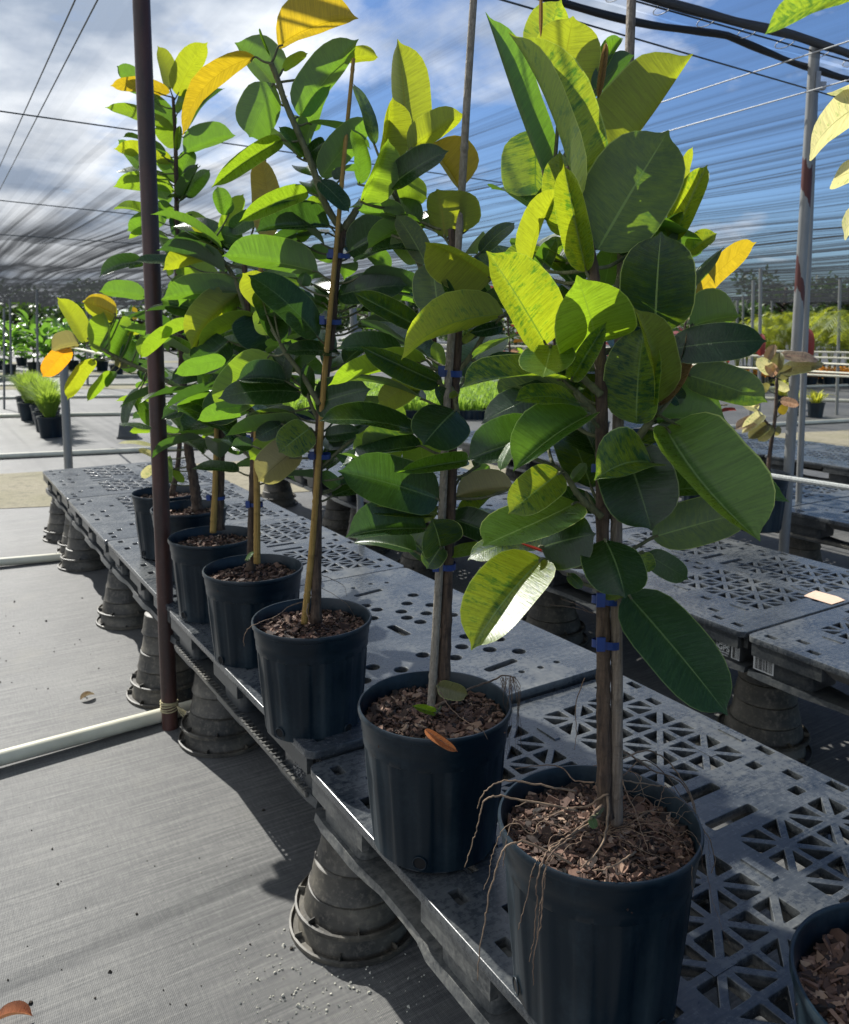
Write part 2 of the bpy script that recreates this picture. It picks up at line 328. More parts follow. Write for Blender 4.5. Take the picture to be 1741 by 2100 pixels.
MBam = M_bark('bamboo', (.27, .16, .035), (.40, .255, .07), (1, 1, .05), 220); MWood = M_bark('grey_stake', (.13, .10, .075), (.27, .22, .17), (1, 1, .05), 260)
MBamG = M_bark('grey_bamboo', (.20, .17, .13), (.34, .30, .24), (1, 1, .3), 300)
MTie = M_plain('blue_tie', (.008, .035, .17), .4); MRoot = M_bark('root_skin', (.10, .06, .04), (.24, .16, .10), s=90); MRootP = M_plain('root_pale', (.20, .135, .085), .75, var=.35, scale=90)
MGalv = M_plain('galvanised_steel', (.30, .31, .32), .42, .55, var=.2, scale=40); MPVC = M_plain('white_pvc', (.64, .61, .47), .4, var=.12, scale=9)
MWire = M_plain('dark_wire', (.05, .065, .07), .5); MWireL = M_plain('pale_wire', (.45, .46, .46), .4); MBlk = M_plain('black_hem', (.012, .013, .015), .6)
MHole = M_plain('hole_dark', (.004, .004, .004), .9); MWhite = M_plain('label_white', (.62, .62, .60), .6, var=.06); MInk = M_plain('label_ink', (.02, .02, .02), .6)
MEmb = M_plain('embossed_plastic', (.10, .105, .11), .35); MPeach = M_plain('peach_paper', (.72, .50, .36), .8, var=.1, scale=60)
MCloth = M_cloth(); MRope = M_plain('grey_rope', (.42, .43, .40), .8, var=.3, scale=160, st=.6, d=.003); MTwine = M_plain('twine', (.42, .36, .2), .8, var=.2)
def M_pole_red():
    m = NT('rusty_red_pole'); f = m.noise(3, 7, .6, m.map((6, 6, 1.2))); g = m.noise(90, 4)
    c = m.mix(m.ramp(f, [(.42, 0.), (.62, 1.)]), (.040, .022, .018), (.085, .034, .026)); m.base(m.mix(m.ramp(g, [(.6, 0.), (.75, .3)]), c, (.12, .10, .09))); m.rough(.45); m.bump(g, .3, .001); return m.m
def M_pole_grey(name='painted_grey_pole', red=()):
    m = NT(name); f = m.noise(1, 6, .6, m.map((9, 9, 1.6), loc=(2, 0, 0))); g = m.noise(60, 5, .6, m.map((1, 1, .2)))
    c = m.mix(g, (.16, .165, .16), (.27, .275, .27)); rd = None; s_ = m.N.new('ShaderNodeSeparateXYZ'); m.l(m.tc.outputs['Object'], s_.inputs[0]); z = m.math('ADD', s_.outputs[2], m.math('MULTIPLY_ADD', f, .5, -.25)); z = m.math('ADD', z, m.math('MULTIPLY', s_.outputs[0], 2.0))
    for a_, b_ in red:
        q = m.math('MULTIPLY', m.math('GREATER_THAN', z, a_), m.math('LESS_THAN', z, b_)); rd = q if rd is None else m.math('MAXIMUM', rd, q)
    if rd is not None: c = m.mix(rd, c, (.085, .024, .02))
    m.base(c); m.rough(.42); m.p.inputs['Metallic'].default_value = .25; return m.m
MPoleR, MPoleG = M_pole_red(), M_pole_grey()
def M_fol(name, a, b, t, fac=.4):
    m = NT(name); gi = m.N.new('ShaderNodeNewGeometry'); r = gi.outputs['Random Per Island']
    c = m.ramp(r, [(0, a), (1, b)]); m.base(c); m.rough(.5)
    tl = m.N.new('ShaderNodeBsdfTranslucent'); tl.inputs[0].default_value = (*t, 1)
    ms = m.N.new('ShaderNodeMixShader'); ms.inputs[0].default_value = fac
    m.l(m.p.outputs[0], ms.inputs[1]); m.l(tl.outputs[0], ms.inputs[2]); m.l(ms.outputs[0], m.out.inputs['Surface']); return m.m
MFbush = M_fol('bush_foliage', (.06, .13, .02), (.22, .32, .05), (.55, .75, .08)); MFpalm = M_fol('palm_foliage', (.04, .10, .015), (.20, .23, .03), (.55, .60, .04), .42)
MFtree = M_fol('tree_foliage', (.02, .045, .015), (.06, .10, .03), (.12, .22, .03), .25); MFbed = M_fol('bed_foliage', (.07, .15, .03), (.20, .32, .06), (.5, .75, .08), .45)
MForange = M_fol('orange_foliage', (.40, .12, .02), (.5, .28, .05), (.9, .4, .05), .45); MFbrom = M_fol('bromeliad_foliage', (.14, .22, .03), (.4, .36, .06), (.8, .8, .08), .45)
# ------------------------------------------------ leaves
WU = [(0, .0), (.015, .22), (.05, .50), (.11, .75), (.20, .92), (.32, .99), (.46, 1.0), (.60, .985), (.72, .915), (.82, .775), (.885, .59), (.925, .38), (.945, .20), (.965, .095), (1.0, .012)]
VS = [-1, -.97, -.78, -.5, -.22, 0, .22, .5, .78, .97, 1]
rl = random.Random(5)
def leaf_core(parent, B, T, dl, dr, h, kind, topflip=1, bend=.05, lb=0, rgt=None, stem=None, curl=None, name='leaf', pr=.0024, coarse=False):
    B, T = V(B), V(T); A = T-B; Ln = A.length; a = A/Ln
    nrm = ((dr-dl).cross(a)).normalized()*topflip
    if rgt is None: rgt = (dr-dl).normalized()
    c = rl.uniform(-.06, .17) if curl is None else curl
    ph = rl.uniform(0, 6); rp = rl.uniform(.004, .018); rec = rl.uniform(.01, .05)
    vs, uvs = [], []; vsx = VS if not coarse else [-1, -.5, 0, .5, 1]
    wu = WU if not coarse else WU[::2]
    for (u, w) in wu:
        arch = 4*u*(1-u)*bend*Ln - rec*Ln*u**5
        M = B+A*u+nrm*arch+rgt*(4*u*(1-u)*lb*Ln)
        for v in vsx:
            q = abs(v)*w*h; d = dl if v < 0 else dr
            cr_ = c*h*(v*v)*w + rp*Ln*math.sin(u*11+ph+(1.3 if v > 0 else 0))*abs(v)**2.2*w
            vs.append(M+d*q+nrm*cr_); uvs.append((u, (v+1)/2))
    k = len(vsx); fs = []
    for i in range(len(wu)-1):
        for j in range(k-1):
            f = (i*k+j, i*k+j+1, (i+1)*k+j+1, (i+1)*k+j); fs.append(f if topflip > 0 else f[::-1])
    m = MB(); m.add(vs, fs); nf = len(fs)
    if stem is not None:
        S = V(stem); mid = (S+B)/2+V((0, 0, -.15*(B-S).length)); P = smoothpts([S, mid*.5+(S+B)*.25, B, B+A*.06], 4)
        n0 = len(m.v); m.tube(P, [pr*1.3-(pr*.5)*i/len(P) for i in range(len(P))], 6); uvs += [(0.0, .5)]*(len(m.v)-n0)
    m.uv = uvs; o = m.build(name, ML[kind], parent)
    if stem is not None:
        o.data.materials.append(MStem)
        for p in o.data.polygons[nf:]: p.material_index = 1
    return o
def nearest(stems, B, drop=.02):
    best, bd = None, 9
    for P in stems:
        for i in range(len(P)-1):
            for t in (0, .25, .5, .75, 1):
                q = P[i]*(1-t)+P[i+1]*t; d = (q-(B-V((0, 0, drop)))).length + (0.03 if q.z > B.z+.01 else 0)
                if d < bd: bd, best = d, q
    return best, bd
FWD = V((0, math.cos(PITCH), -math.sin(PITCH)))
def leaf2d(parent, Y, spec, stems, ratio=.5):
    p = spec.split(); fr = p[0]; bx, by = map(float, p[1].split(',')); tx, ty = map(float, p[2].split(','))
    wl, wr = float(p[3]), float(p[4]); mode, kind = p[5], p[6]; dyb, dyt = float(p[7]), float(p[8])
    bend = float(p[9]) if len(p) > 9 else rl.uniform(.03, .08); lb = float(p[10]) if len(p) > 10 else 0
    sc_ = FR[fr][2]
    B = U(*P2(fr, bx, by), Y+dyb); T = U(*P2(fr, tx, ty), Y+dyt); A = T-B; a = A.normalized()
    mid = (B+T)/2; cp = V((0, 0, CZ)); view = (mid-cp).normalized()
    rgt = view.cross(a).normalized(); tow = rgt.cross(a).normalized()
    dep = (mid-cp).dot(FWD); mp_ = sc_*dep/F_PX
    wl *= mp_*1.06; wr *= mp_*1.06; h = max(ratio*A.length/2, abs(wl), abs(wr))
    up = 1 if rgt.z > 0 else -1
    if mode == 'T': sl, sr = (1, -1) if up > 0 else (-1, 1)
    elif mode == 'U': sl, sr = (-1, 1) if up > 0 else (1, -1)
    elif mode == 'V': sl = sr = 1
    elif mode == 'A': sl = sr = -1
    else: sl, sr = (1 if mode[0] == '+' else -1), (1 if mode[1] == '+' else -1)
    flip = -1 if (mode in 'UA' or mode.endswith('u')) else 1
    cl, cr_ = wl/h, wr/h
    dl = -rgt*cl+tow*math.sqrt(max(0, 1-cl*cl))*sl; dr = rgt*cr_+tow*math.sqrt(max(0, 1-cr_*cr_))*sr
    st, d = (None, 0)
    if stems and kind not in 'rsxX': st, d = nearest(stems, B)
    if d > .16: st = None
    if d < .012: st = None
    return leaf_core(parent, B, T, dl, dr, h, kind, flip, bend, lb, rgt, st)
def filler(parent, stems, n, z0, z1, kinds, size, seed, cone=None, coarse=False, wr=.5, sit=None):
    r = random.Random(seed); P = stems[0]
    for i in range(n):
        z = z0+(z1-z0)*(i+r.random())/n; j = 0
        while j < len(P)-2 and P[j+1].z < z: j += 1
        t = max(0, min(1, (z-P[j].z)/max(1e-6, P[j+1].z-P[j].z))); p = P[j].lerp(P[j+1], t)
        ph = r.uniform(*cone) if cone else i*2.4+r.uniform(-.4, .4)
        e = r.uniform(-.35, .55) if sit is None else r.uniform(*sit)
        d = V((math.cos(ph)*math.cos(e), math.sin(ph)*math.cos(e), math.sin(e)))
        s = size*r.uniform(.75, 1.15); B = p+V((d.x, d.y, .25)).normalized()*size*r.uniform(.2, .45); T = B+d*s
        side = d.cross(V((0, 0, 1))).normalized(); upv = side.cross(d).normalized(); ro = r.uniform(-.5, .5)
        s2 = side*math.cos(ro)+upv*math.sin(ro); u2 = upv*math.cos(ro)-side*math.sin(ro); fo = r.uniform(.1, .55)
        dr = s2*math.cos(fo)+u2*math.sin(fo); dl = -s2*math.cos(fo)+u2*math.sin(fo)
        leaf_core(parent, B, T, dl, dr, s*wr/2*r.uniform(.9, 1.1), r.choice(kinds), 1, r.uniform(.02, .1), 0, None, p, coarse=coarse)

# ------------------------------------------------ pots, mulch, stakes
def pot_mesh():
    m = MB()
    def fl(r, z, q):
        if .012 < z < .212: return r*(1-.050*max(0, min(1, .6+3.2*math.sin(q*15))))
        return r
    pr = [(.0, .004), (.112, .004), (.119, .008), (.1205, .014), (.121, .03), (.1255, .09), (.131, .16), (.1345, .20), (.1352, .209), (.1385, .213), (.1395, .226), (.1398, .238), (.1415, .241), (.143, .262), (.1435, .266), (.147, .268), (.148, .272), (.148, .277), (.1465, .280), (.1435, .280), (.1415, .277), (.138, .24), (.133, .15), (.12, .01), (0, .009)]
    m.lathe(pr, 180, fn=fl)
    return m
POTM = pot_mesh().build('pot', MPot, None, smooth=40); C.objects.unlink(POTM)
def drain(parent, q):
    m = MB(); r = .1225
    for k, rad in ((0, .0075), (1, .0115)):
        pass
    c = V((math.cos(q), math.sin(q), 0)); s = V((-math.sin(q), math.cos(q), 0)); z = V((0, 0, 1))
    for rad, off, mat in ((.0125, .0008, 0),):
        vs = [c*(r+off)+z*.028]+[c*(r+off+.0008*0)+s*(rad*math.cos(t*math.pi/10))+z*(.028+rad*.95*math.sin(t*math.pi/10)) for t in range(20)]
        vs = [v+c*.0005 for v in vs]
        m.add(vs, [(0, 1+t, 1+(t+1) % 20) for t in range(20)])
    o = m.build('drainage_hole', MHole, parent)  # flat black disc, the shade inside the opening painted on the wall
    m2 = MB(); m2.tube([c*(r+.0016)+s*(.0125*math.cos(t*math.pi/10))+z*(.028+.012*math.sin(t*math.pi/10)) for t in range(21)], .0013, 5, False)
    m2.build('hole_rim', MPot, o)
def mulch(parent, seed, n=650, big=1.0, rr=.139, z0=.243):
    r = random.Random(seed); m = MB()
    k = 28; rings = 7; vs = [(0, 0, z0-.004)]
    for i in range(1, rings+1):
        for j in range(k):
            q = 2*math.pi*j/k; ra = rr*.995*i/rings; vs.append((ra*math.cos(q), ra*math.sin(q), z0-.006+.006*noise.noise(V((ra*30*math.cos(q)+seed, ra*30*math.sin(q), 0)))))
    fs = [(0, 1+j, 1+(j+1) % k) for j in range(k)]+[(1+(i-1)*k+j, 1+i*k+j, 1+i*k+(j+1) % k, 1+(i-1)*k+(j+1) % k) for i in range(1, rings) for j in range(k)]
    m.add(vs, fs)
    for i in range(n):
        ra = math.sqrt(r.random())*(rr-.006); q = r.uniform(0, 6.28)
        l = r.choice((.004, .006, .008, .011, .016, .022))*r.uniform(.6, 1.2)*big; w = l*r.uniform(.22, .7); t = r.uniform(.0012, .004)*big
        rot = Matrix.Rotation(r.uniform(0, 6.28), 3, 'Z') @ Matrix.Rotation(r.gauss(0, .45), 3, 'X') @ Matrix.Rotation(r.gauss(0, .4), 3, 'Y')
        z = z0+r.uniform(-.003, .009)+.006*noise.noise(V((ra*30*math.cos(q)+seed, ra*30*math.sin(q), 0)))
        pts = []
        kk = 5
        for j in range(kk):
            aa = 2*math.pi*j/kk+r.uniform(-.35, .35); pts.append((l*math.cos(aa)*r.uniform(.7, 1)/1.4, w*math.sin(aa)*r.uniform(.7, 1)/1.2))
        c = V((ra*math.cos(q), ra*math.sin(q), z))
        vs = [c+rot @ V((x, y, t/2+r.uniform(-.0008, .0008))) for x, y in pts]+[c+rot @ V((x*1.05, y*1.05, -t/2)) for x, y in pts]
        m.add(vs, [tuple(range(kk)), tuple(range(2*kk-1, kk-1, -1))]+[(j, kk+j, kk+(j+1) % kk, (j+1) % kk) for j in range(kk)])
    return m.build('mulch', MMul, parent, smooth=False)
def bamboo(parent, P, r, mat, step=.17, seed=1, name='stake'):
    rn = random.Random(seed); P = smoothpts(P, 6); tot = sum((P[i+1]-P[i]).length for i in range(len(P)-1)); m = MB()
    n = max(8, int(tot/.008)); pts = []; rad = []; acc = 0; i = 0; nodes = []; z = rn.uniform(.03, .1)
    while z < tot: nodes.append(z); z += step*rn.uniform(.8, 1.2)
    seg = [(P[i+1]-P[i]).length for i in range(len(P)-1)]
    for k in range(n+1):
        d = tot*k/n; a = 0; j = 0
        while j < len(seg)-1 and a+seg[j] < d: a += seg[j]; j += 1
        pts.append(P[j].lerp(P[j+1], min(1, (d-a)/seg[j])))
        q = min(abs(d-x) for x in nodes); rad.append(r*(1-(.5 if mat is MBam else .18)*k/n)*(1.14 if q < .005 else (.95 if q < .012 else 1)))
    m.tube(pts, rad, 10); return m.build(name, mat, parent)
def trunk(parent, P, r0, r1, mat=None, seed=1, name='trunk'):
    P = smoothpts(P, 10); m = MB(); n = len(P)
    rad = [(r0+(r1-r0)*i/(n-1))*(1+.15*noise.noise(V((i*.9, seed, 0)))+(.10 if i % 4 == 0 else 0)) for i in range(n)]
    if name == 'trunk': rad[0] *= 1.25; rad[1] *= 1.12
    m.tube(P, rad, 12); o = m.build(name, mat or MTrunk, parent)
    return P
def tie(parent, p, r, mat=None):
    m = MB(); n = 24; h = .0058; vs = []
    for i in range(n):
        q = 2*math.pi*i/n; x = (r*1.65)*math.cos(q); y = r*1.05*math.sin(q)
        for zz in (-h, h): vs.append(V((x, y, zz+.0015*math.sin(q*2)))+V(p))
    m.add(vs, [(2*i, (2*i+2) % (2*n), (2*i+3) % (2*n), 2*i+1) for i in range(n)])
    m.box(V(p)+V((-r*.9, -r*1.25, .004)), (.012, .004, .02))
    return m.build('tie', mat or MTie, parent, smooth=False)
def root(parent, P, r=.0012, mat=None):
    P = smoothpts(P, 6); m = MB(); n = len(P); rn = random.Random(len(P)+int(P[0].x*1e4))
    P = [p+V((rn.gauss(0, .0006), rn.gauss(0, .0006), rn.gauss(0, .0006))) for p in P]
    m.tube(P, [r*.8*(1-.6*i/n) for i in range(n)], 6); return m.build('aerial_root', mat or MRoot, parent)
def base_pot(label, n, s, z=.48, rz=0, seed=1, chips=650, big=1.0, group='rubber trees in a row on the front pallets', drains=(-2.3, -.8), sc1=1.0):
    loc = W(n, s, z); t = thing('potted_rubber_tree', label, 'potted plant', loc, 0, group)
    p = bpy.data.objects.new('pot', POTM.data); C.objects.link(p); p.parent = t; p.rotation_euler = (0, 0, rz)
    if sc1 != 1.0: p.scale = (sc1, sc1, 1)
    for q in drains: drain(p, q-rz)
    mu = mulch(t, seed, chips, big)
    return t, loc
# leaves and stems are traced in world space; the thing's empty sits at the pot base, so shift children back
class Plant:
    def __init__(s, t, loc, Y): s.t = t; s.loc = V(loc); s.Y = Y; s.stems = []; s.old = set(c.name for c in t.children)
    def u(s, fr, pts, dy=0):
        out = []
        for q in pts:
            x, y = P2(fr, q[0], q[1]); out.append(U(x, y, s.Y+dy+(q[2] if len(q) > 2 else 0)))
        return out
    def stem(s, fr, pts, r0, r1, mat=None, dy=0, name='trunk', seed=1):
        s.stems.append(trunk(s.t, s.u(fr, pts, dy), r0, r1, mat, seed, name))
    def leaves(s, block, ratio=.5):
        for ln in block.strip().splitlines():
            ln = ln.strip()
            if ln: leaf2d(s.t, s.Y, ln, s.stems, ratio)
    def done(s):
        for ch in s.t.children:
            if ch.name not in s.old: ch.location = -s.loc
# ================================================= the front rubber trees
# ---- first tree
t1, l1 = base_pot('nearest and largest rubber tree, marbled leaves, long roots hanging over its pot rim', .814, .834, seed=3, chips=3600, rz=.3, drains=(-2.93, -.95))
T1 = Plant(t1, l1, 1.137)
T1.stem('O', [(1240, 1672), (1238, 1500), (1237, 1300), (1235, 1000), (1233, 800), (1228, 680), (1216, 545), (1190, 430), (1168, 340)], .0112, .0055, seed=2)
T1.stem('O', [(1240, 975), (1286, 927), (1318, 885), (1337, 862)], .0062, .005, MStem, -.01, 'branch')
T1.stem('O', [(1232, 810), (1195, 775), (1160, 735), (1140, 708)], .0055, .004, MStem, -.01, 'branch')
T1.stem('O', [(1234, 860), (1205, 830), (1180, 800)], .005, .0035, MStem, .0, 'branch')
T1.stem('O', [(1234, 1060), (1190, 1020), (1160, 975), (1135, 955)], .005, .003, MStem, -.01, 'branch')
T1.stem('O', [(1238, 640), (1260, 600), (1275, 560), (1290, 530)], .005, .004, MStem, .02, 'branch')
T1.stem('O', [(1216, 545), (1165, 440), (1135, 360)], .004, .003, MStem, .05, 'branch')
bamboo(t1, T1.u('O', [(1265, 1690, .0), (1265, 1400, 0), (1264, 1100, 0), (1270, 760, .04), (1278, 480, .12), (1296, -30, .24)]), .0088, MWood, .5, 4)
for y in (1228, 1318, 960): tie(t1, U(1244, y, 1.137), .013)
T1.leaves('''
A 500,1080 155,70 -6 150 A g .06 .02 .03 -.03
A 690,1215 300,180 -85 235 +-t w .0 -.01 .02 .02
A 585,560 662,98 175 205 U y .10 .09 .02
A 470,350 592,0 140 110 U w .16 .16
A 470,225 471,-30 11 11 V s .05 .05
A 812,595 862,245 18 22 V s .05 .04
A 775,520 957,215 65 22 V g .12 .14
A 780,560 1027,328 75 50 U d .10 .12
A 850,1010 1352,322 275 22 U y .03 .06 .02 .06
A 812,1500 1236,780 270 250 A k .0 -.06 .03
A 450,770 440,1250 110 195 U v .14 .12
A 640,1425 590,900 140 40 T w .06 .03
A 742,1630 606,980 95 75 V w .0 -.02
A 402,1600 578,1112 95 28 U y .04 .02 .03 -.04
A 455,1650 560,1430 60 50 T g .08 .06
A 500,2070 163,1508 110 200 T w .0 -.07 .05 -.02
A 800,2060 694,1668 225 235 T l .0 -.12 .10
A 1155,1990 1188,1395 205 215 T k .01 -.03 .04
A 1160,1620 1150,1330 110 140 T g .10 .10
A 1270,1760 1570,1480 20 50 A k .04 .06
A 1400,1780 1757,1450 66 60 U o .10 .12
A 1262,1450 1468,985 85 60 V w .10 .08
A 1340,1100 1374,882 28 24 U y .14 .14
A 1350,1520 1527,1400 70 40 V w .10 .08
A 1010,1700 1020,1440 40 60 U w .10 .1
A 850,1720 905,1470 85 85 U g .12 .12
A 520,1560 600,1420 60 40 A v .09 .08
B 1175,205 1432,146 150 38 U g .08 .06
B 1060,320 1572,270 98 92 T d -.01 -.05 .04
B 1150,450 1572,585 100 85 U k .0 .0 .03
B 980,690 1364,686 180 28 U g .05 .03 .03 -.02
B 897,702 935,195 155 110 T v .0 -.02 .04
B 992,604 893,103 22 120 +-t y -.03 -.06 .03 .04
B 1012,612 1168,188 16 42 V s .0 .01 .02 .08
B 985,635 1132,712 9 7 T b -.01 -.04 -.08
B 1048,722 1540,1300 270 62 T l -.02 -.16 .03 .07
B 835,815 978,1252 185 180 T d .0 -.05 .05
B 975,905 684,985 62 165 T v -.04 -.09 .06 .05
B 850,840 1034,755 45 30 T v .0 .0
B 1020,1055 1690,1100 120 55 T g .07 .05
B 980,1290 1490,1150 125 110 U k .02 -.02 .03
B 735,1300 842,1592 125 165 T d -.05 -.13 .08
B 770,1500 830,1600 60 90 T w -.0 -.02
B 925,1365 965,1470 45 45 T v .0 -.0
B 950,1375 1165,1505 62 62 T d .05 .04
O 1284,1216 1494,1466 66 60 T d -.02 -.12 .02
O 1114,1146 966,1332 46 74 T w -.03 -.13 .03 .02
B 405,1340 682,1270 125 140 T d -.03 -.07 .06
B 590,1110 103,1318 80 135 T l -.0 -.12 -.02
B 505,955 240,1162 95 105 T w -.05 -.10 .04
B 655,660 262,942 38 175 V g -.02 -.12 .05
B 430,770 22,882 70 140 T d .02 .0 .05
B 560,520 95,695 95 85 T d .06 .05
B 600,595 272,572 30 68 T v -.02 -.06 .07
B 520,475 -4,494 14 90 T v .0 -.07 .05
B 455,300 414,446 120 140 V l -.02 -.14 -.05
B 560,475 742,178 48 50 V v -.04 -.08
B 262,790 190,942 34 22 T l -.04 -.06
B 450,1300 25,1395 60 60 T v .07 .04
B 407,1357 285,1314 7 8 V r -.0 -.03
B 560,1000 640,905 25 30 T l -.0 -.01
B 545,1480 620,1550 25 30 T k -.0 -.01
B 640,1060 610,1170 40 60 T d .05 .05
B 600,420 520,230 70 70 U d .09 .08
B 880,170 900,40 30 30 U w .06 .05
B 840,250 830,60 60 60 U y .08 .08
B 700,1130 420,1060 60 50 T d .06 .04
B 1060,520 1130,600 50 40 T k .05 .05
''')
filler(t1, T1.stems, 24, 1.22, 1.62, 'vkdg', .17, 11, (.6, 2.5))
rt = [('Rr', [(1741, 240, 1.10), (1600, 215, 1.08), (1430, 185, 1.07), (1330, 180, 1.06), (1240, 220, 1.05), (1190, 290, 1.05), (1175, 340, 1.05)], .0018),
 ('Rr', [(1760, 350, 1.06), (1600, 320, 1.04), (1400, 285, 1.04), (1280, 268, 1.03), (1220, 290, 1.03), (1195, 350, 1.03), (1175, 450, 1.03), (1140, 560, 1.03), (1100, 680, 1.03)], .0018),
 ('Rr', [(1720, 660, 1.0), (1500, 550, 1.0), (1380, 540, .99), (1320, 590, .985), (1280, 700, .98), (1240, 850, .98), (1220, 980, .98), (1190, 1150, .98), (1175, 1340, .98)], .0020),
 ('Rr', [(1760, 470, 1.03), (1620, 560, .99), (1560, 630, .965), (1520, 780, .96), (1520, 900, .96), (1500, 1100, .96), (1480, 1230, .96)], .0016),
 ('Rr', [(1741, 500, 1.02), (1610, 590, .97), (1565, 700, .96), (1550, 900, .955), (1545, 1000, .955), (1500, 1200, .955), (1500, 1370, .955)], .0017),
 ('Rr', [(1700, 340, 1.03), (1660, 360, 1.02), (1540, 400, 1.02), (1450, 410, 1.02), (1380, 400, 1.03)], .0014),
 ('Q', [(337, 270, 1.10), (337, 400, 1.07), (300, 560, 1.02), (180, 690, .99)], .0028),
 ('Q', [(300, 330, 1.11), (200, 430, 1.08), (90, 520, 1.05), (0, 590, 1.02)], .0034),
 ('Q', [(290, 380, 1.10), (150, 480, 1.06), (60, 530, 1.04), (0, 570, 1.02), (-70, 720, .985)], .002),
 ('Q', [(340, 250, 1.12), (200, 330, 1.12), (50, 330, 1.10), (-100, 300, 1.10), (-200, 330, 1.08)], .002),
 ('Q', [(410, 130, 1.14), (440, 240, 1.12), (500, 360, 1.10), (530, 470, 1.06), (580, 600, 1.03)], .0014),
 ('Q', [(360, 200, 1.16), (430, 180, 1.17), (560, 200, 1.20), (680, 220, 1.23), (750, 270, 1.24)], .0018),
 ('Q', [(340, 100, 1.15), (420, 10, 1.16), (600, 120, 1.22), (720, 160, 1.25), (800, 240, 1.24), (850, 380, 1.20), (840, 470, 1.15)], .0022),
 ('Q', [(400, 60, 1.15), (560, 0, 1.19), (680, 60, 1.24), (760, 160, 1.25), (830, 280, 1.24), (860, 400, 1.2), (930, 520, 1.17), (960, 640, 1.14), (940, 720, 1.13)], .0018),
 ('Q', [(420, 150, 1.16), (540, 60, 1.2), (660, 130, 1.24), (750, 250, 1.25), (860, 420, 1.2)], .0014),
 ('Q', [(260, 190, 1.14), (150, 180, 1.16), (60, 100, 1.2), (-60, 90, 1.2), (-200, 110, 1.18)], .0016),
 ('Q', [(200, -420, 1.16), (150, -260, 1.2), (155, -100, 1.22), (140, 0, 1.22)], .0011),
 ('Q', [(250, -800, 1.12), (120, -830, 1.06), (0, -850, 1.02)], .0009), ('Q', [(260, -790, 1.12), (150, -850, 1.08), (60, -880, 1.05)], .0009),
 ('Q', [(700, 370, 1.05), (690, 410, 1.03), (700, 450, 1.02)], .0016), ('Q', [(500, 590, 1.03), (430, 640, 1.0), (330, 690, .985), (250, 700, .985)], .0020)]
for fr, P, r in rt: root(t1, [U(*P2(fr, x, y), yy) for x, y, yy in P], r, MRootP if r in (.0028, .0018, .002) else MRoot)
rq = random.Random(77); cc = l1+V((0, 0, .248))
for i in range(30):
    q = rq.uniform(-3.4, 1.2) if i < 20 else rq.uniform(-.6, 1.5); L_ = rq.uniform(.07, .15); P = [cc+V((.012*math.cos(q), .012*math.sin(q), .01))]; qq = q
    over = i >= 20 or rq.random() < .3
    for k in range(1, 8):
        qq += rq.uniform(-.22, .22); rr = .012+(.135 if over else L_)*k/7
        P.append(cc+V((rr*math.cos(qq), rr*math.sin(qq), .012+.02*math.sin(k*.45)+rq.uniform(-.004, .004)+(.02 if over and k > 5 else 0))))
    if over:
        for k in range(rq.choice((2, 4, 6))): p = P[-1]; P.append(p+V((.006*math.cos(qq)+rq.uniform(-.004, .004), .006*math.sin(qq)+rq.uniform(-.004, .004), -.022)))
    root(t1, P, rq.uniform(.0005, .0014), MRoot if i % 3 else MRootP)
T1.leaves('Q 240,395 262,460 24 24 T g -.06 -.07')
T1.done()
# ---- second tree
t2, l2 = base_pot('second rubber tree from the front, orange dead leaf drooping over its rim', .809, 1.278, seed=7, chips=3000, rz=.9, drains=(-1.80, .2))
T2 = Plant(t2, l2, 1.512)
T2.stem('O', [(908, 1440), (913, 1300), (918, 1150), (925, 1000), (928, 850), (937, 730), (938, 600), (930, 520), (925, 470)], .0125, .006, seed=5)
T2.stem('O', [(938, 850), (928, 800), (905, 790), (900, 760)], .005, .0035, MStem, -.01, 'branch')
T2.stem('O', [(935, 700), (870, 560), (830, 480), (820, 430), (800, 360)], .006, .004, MStem, .04, 'branch')
T2.stem('O', [(940, 760), (970, 725), (990, 690), (1000, 670)], .0055, .004, MStem, .0, 'branch')
T2.stem('O', [(935, 480), (945, 440), (942, 395)], .005, .0035, MStem, .08, 'branch')
bamboo(t2, T2.u('O', [(884, 1452, -.01), (897, 1240, -.01), (909, 1000, -.015), (918, 800, -.01), (945, 420, .0), (958, 200, 0), (973, -30, .01)]), .0082, MBamG, .26, 9)
for y in (1160, 765): tie(t2, U(908 if y > 1000 else 920, y, 1.512), .015)
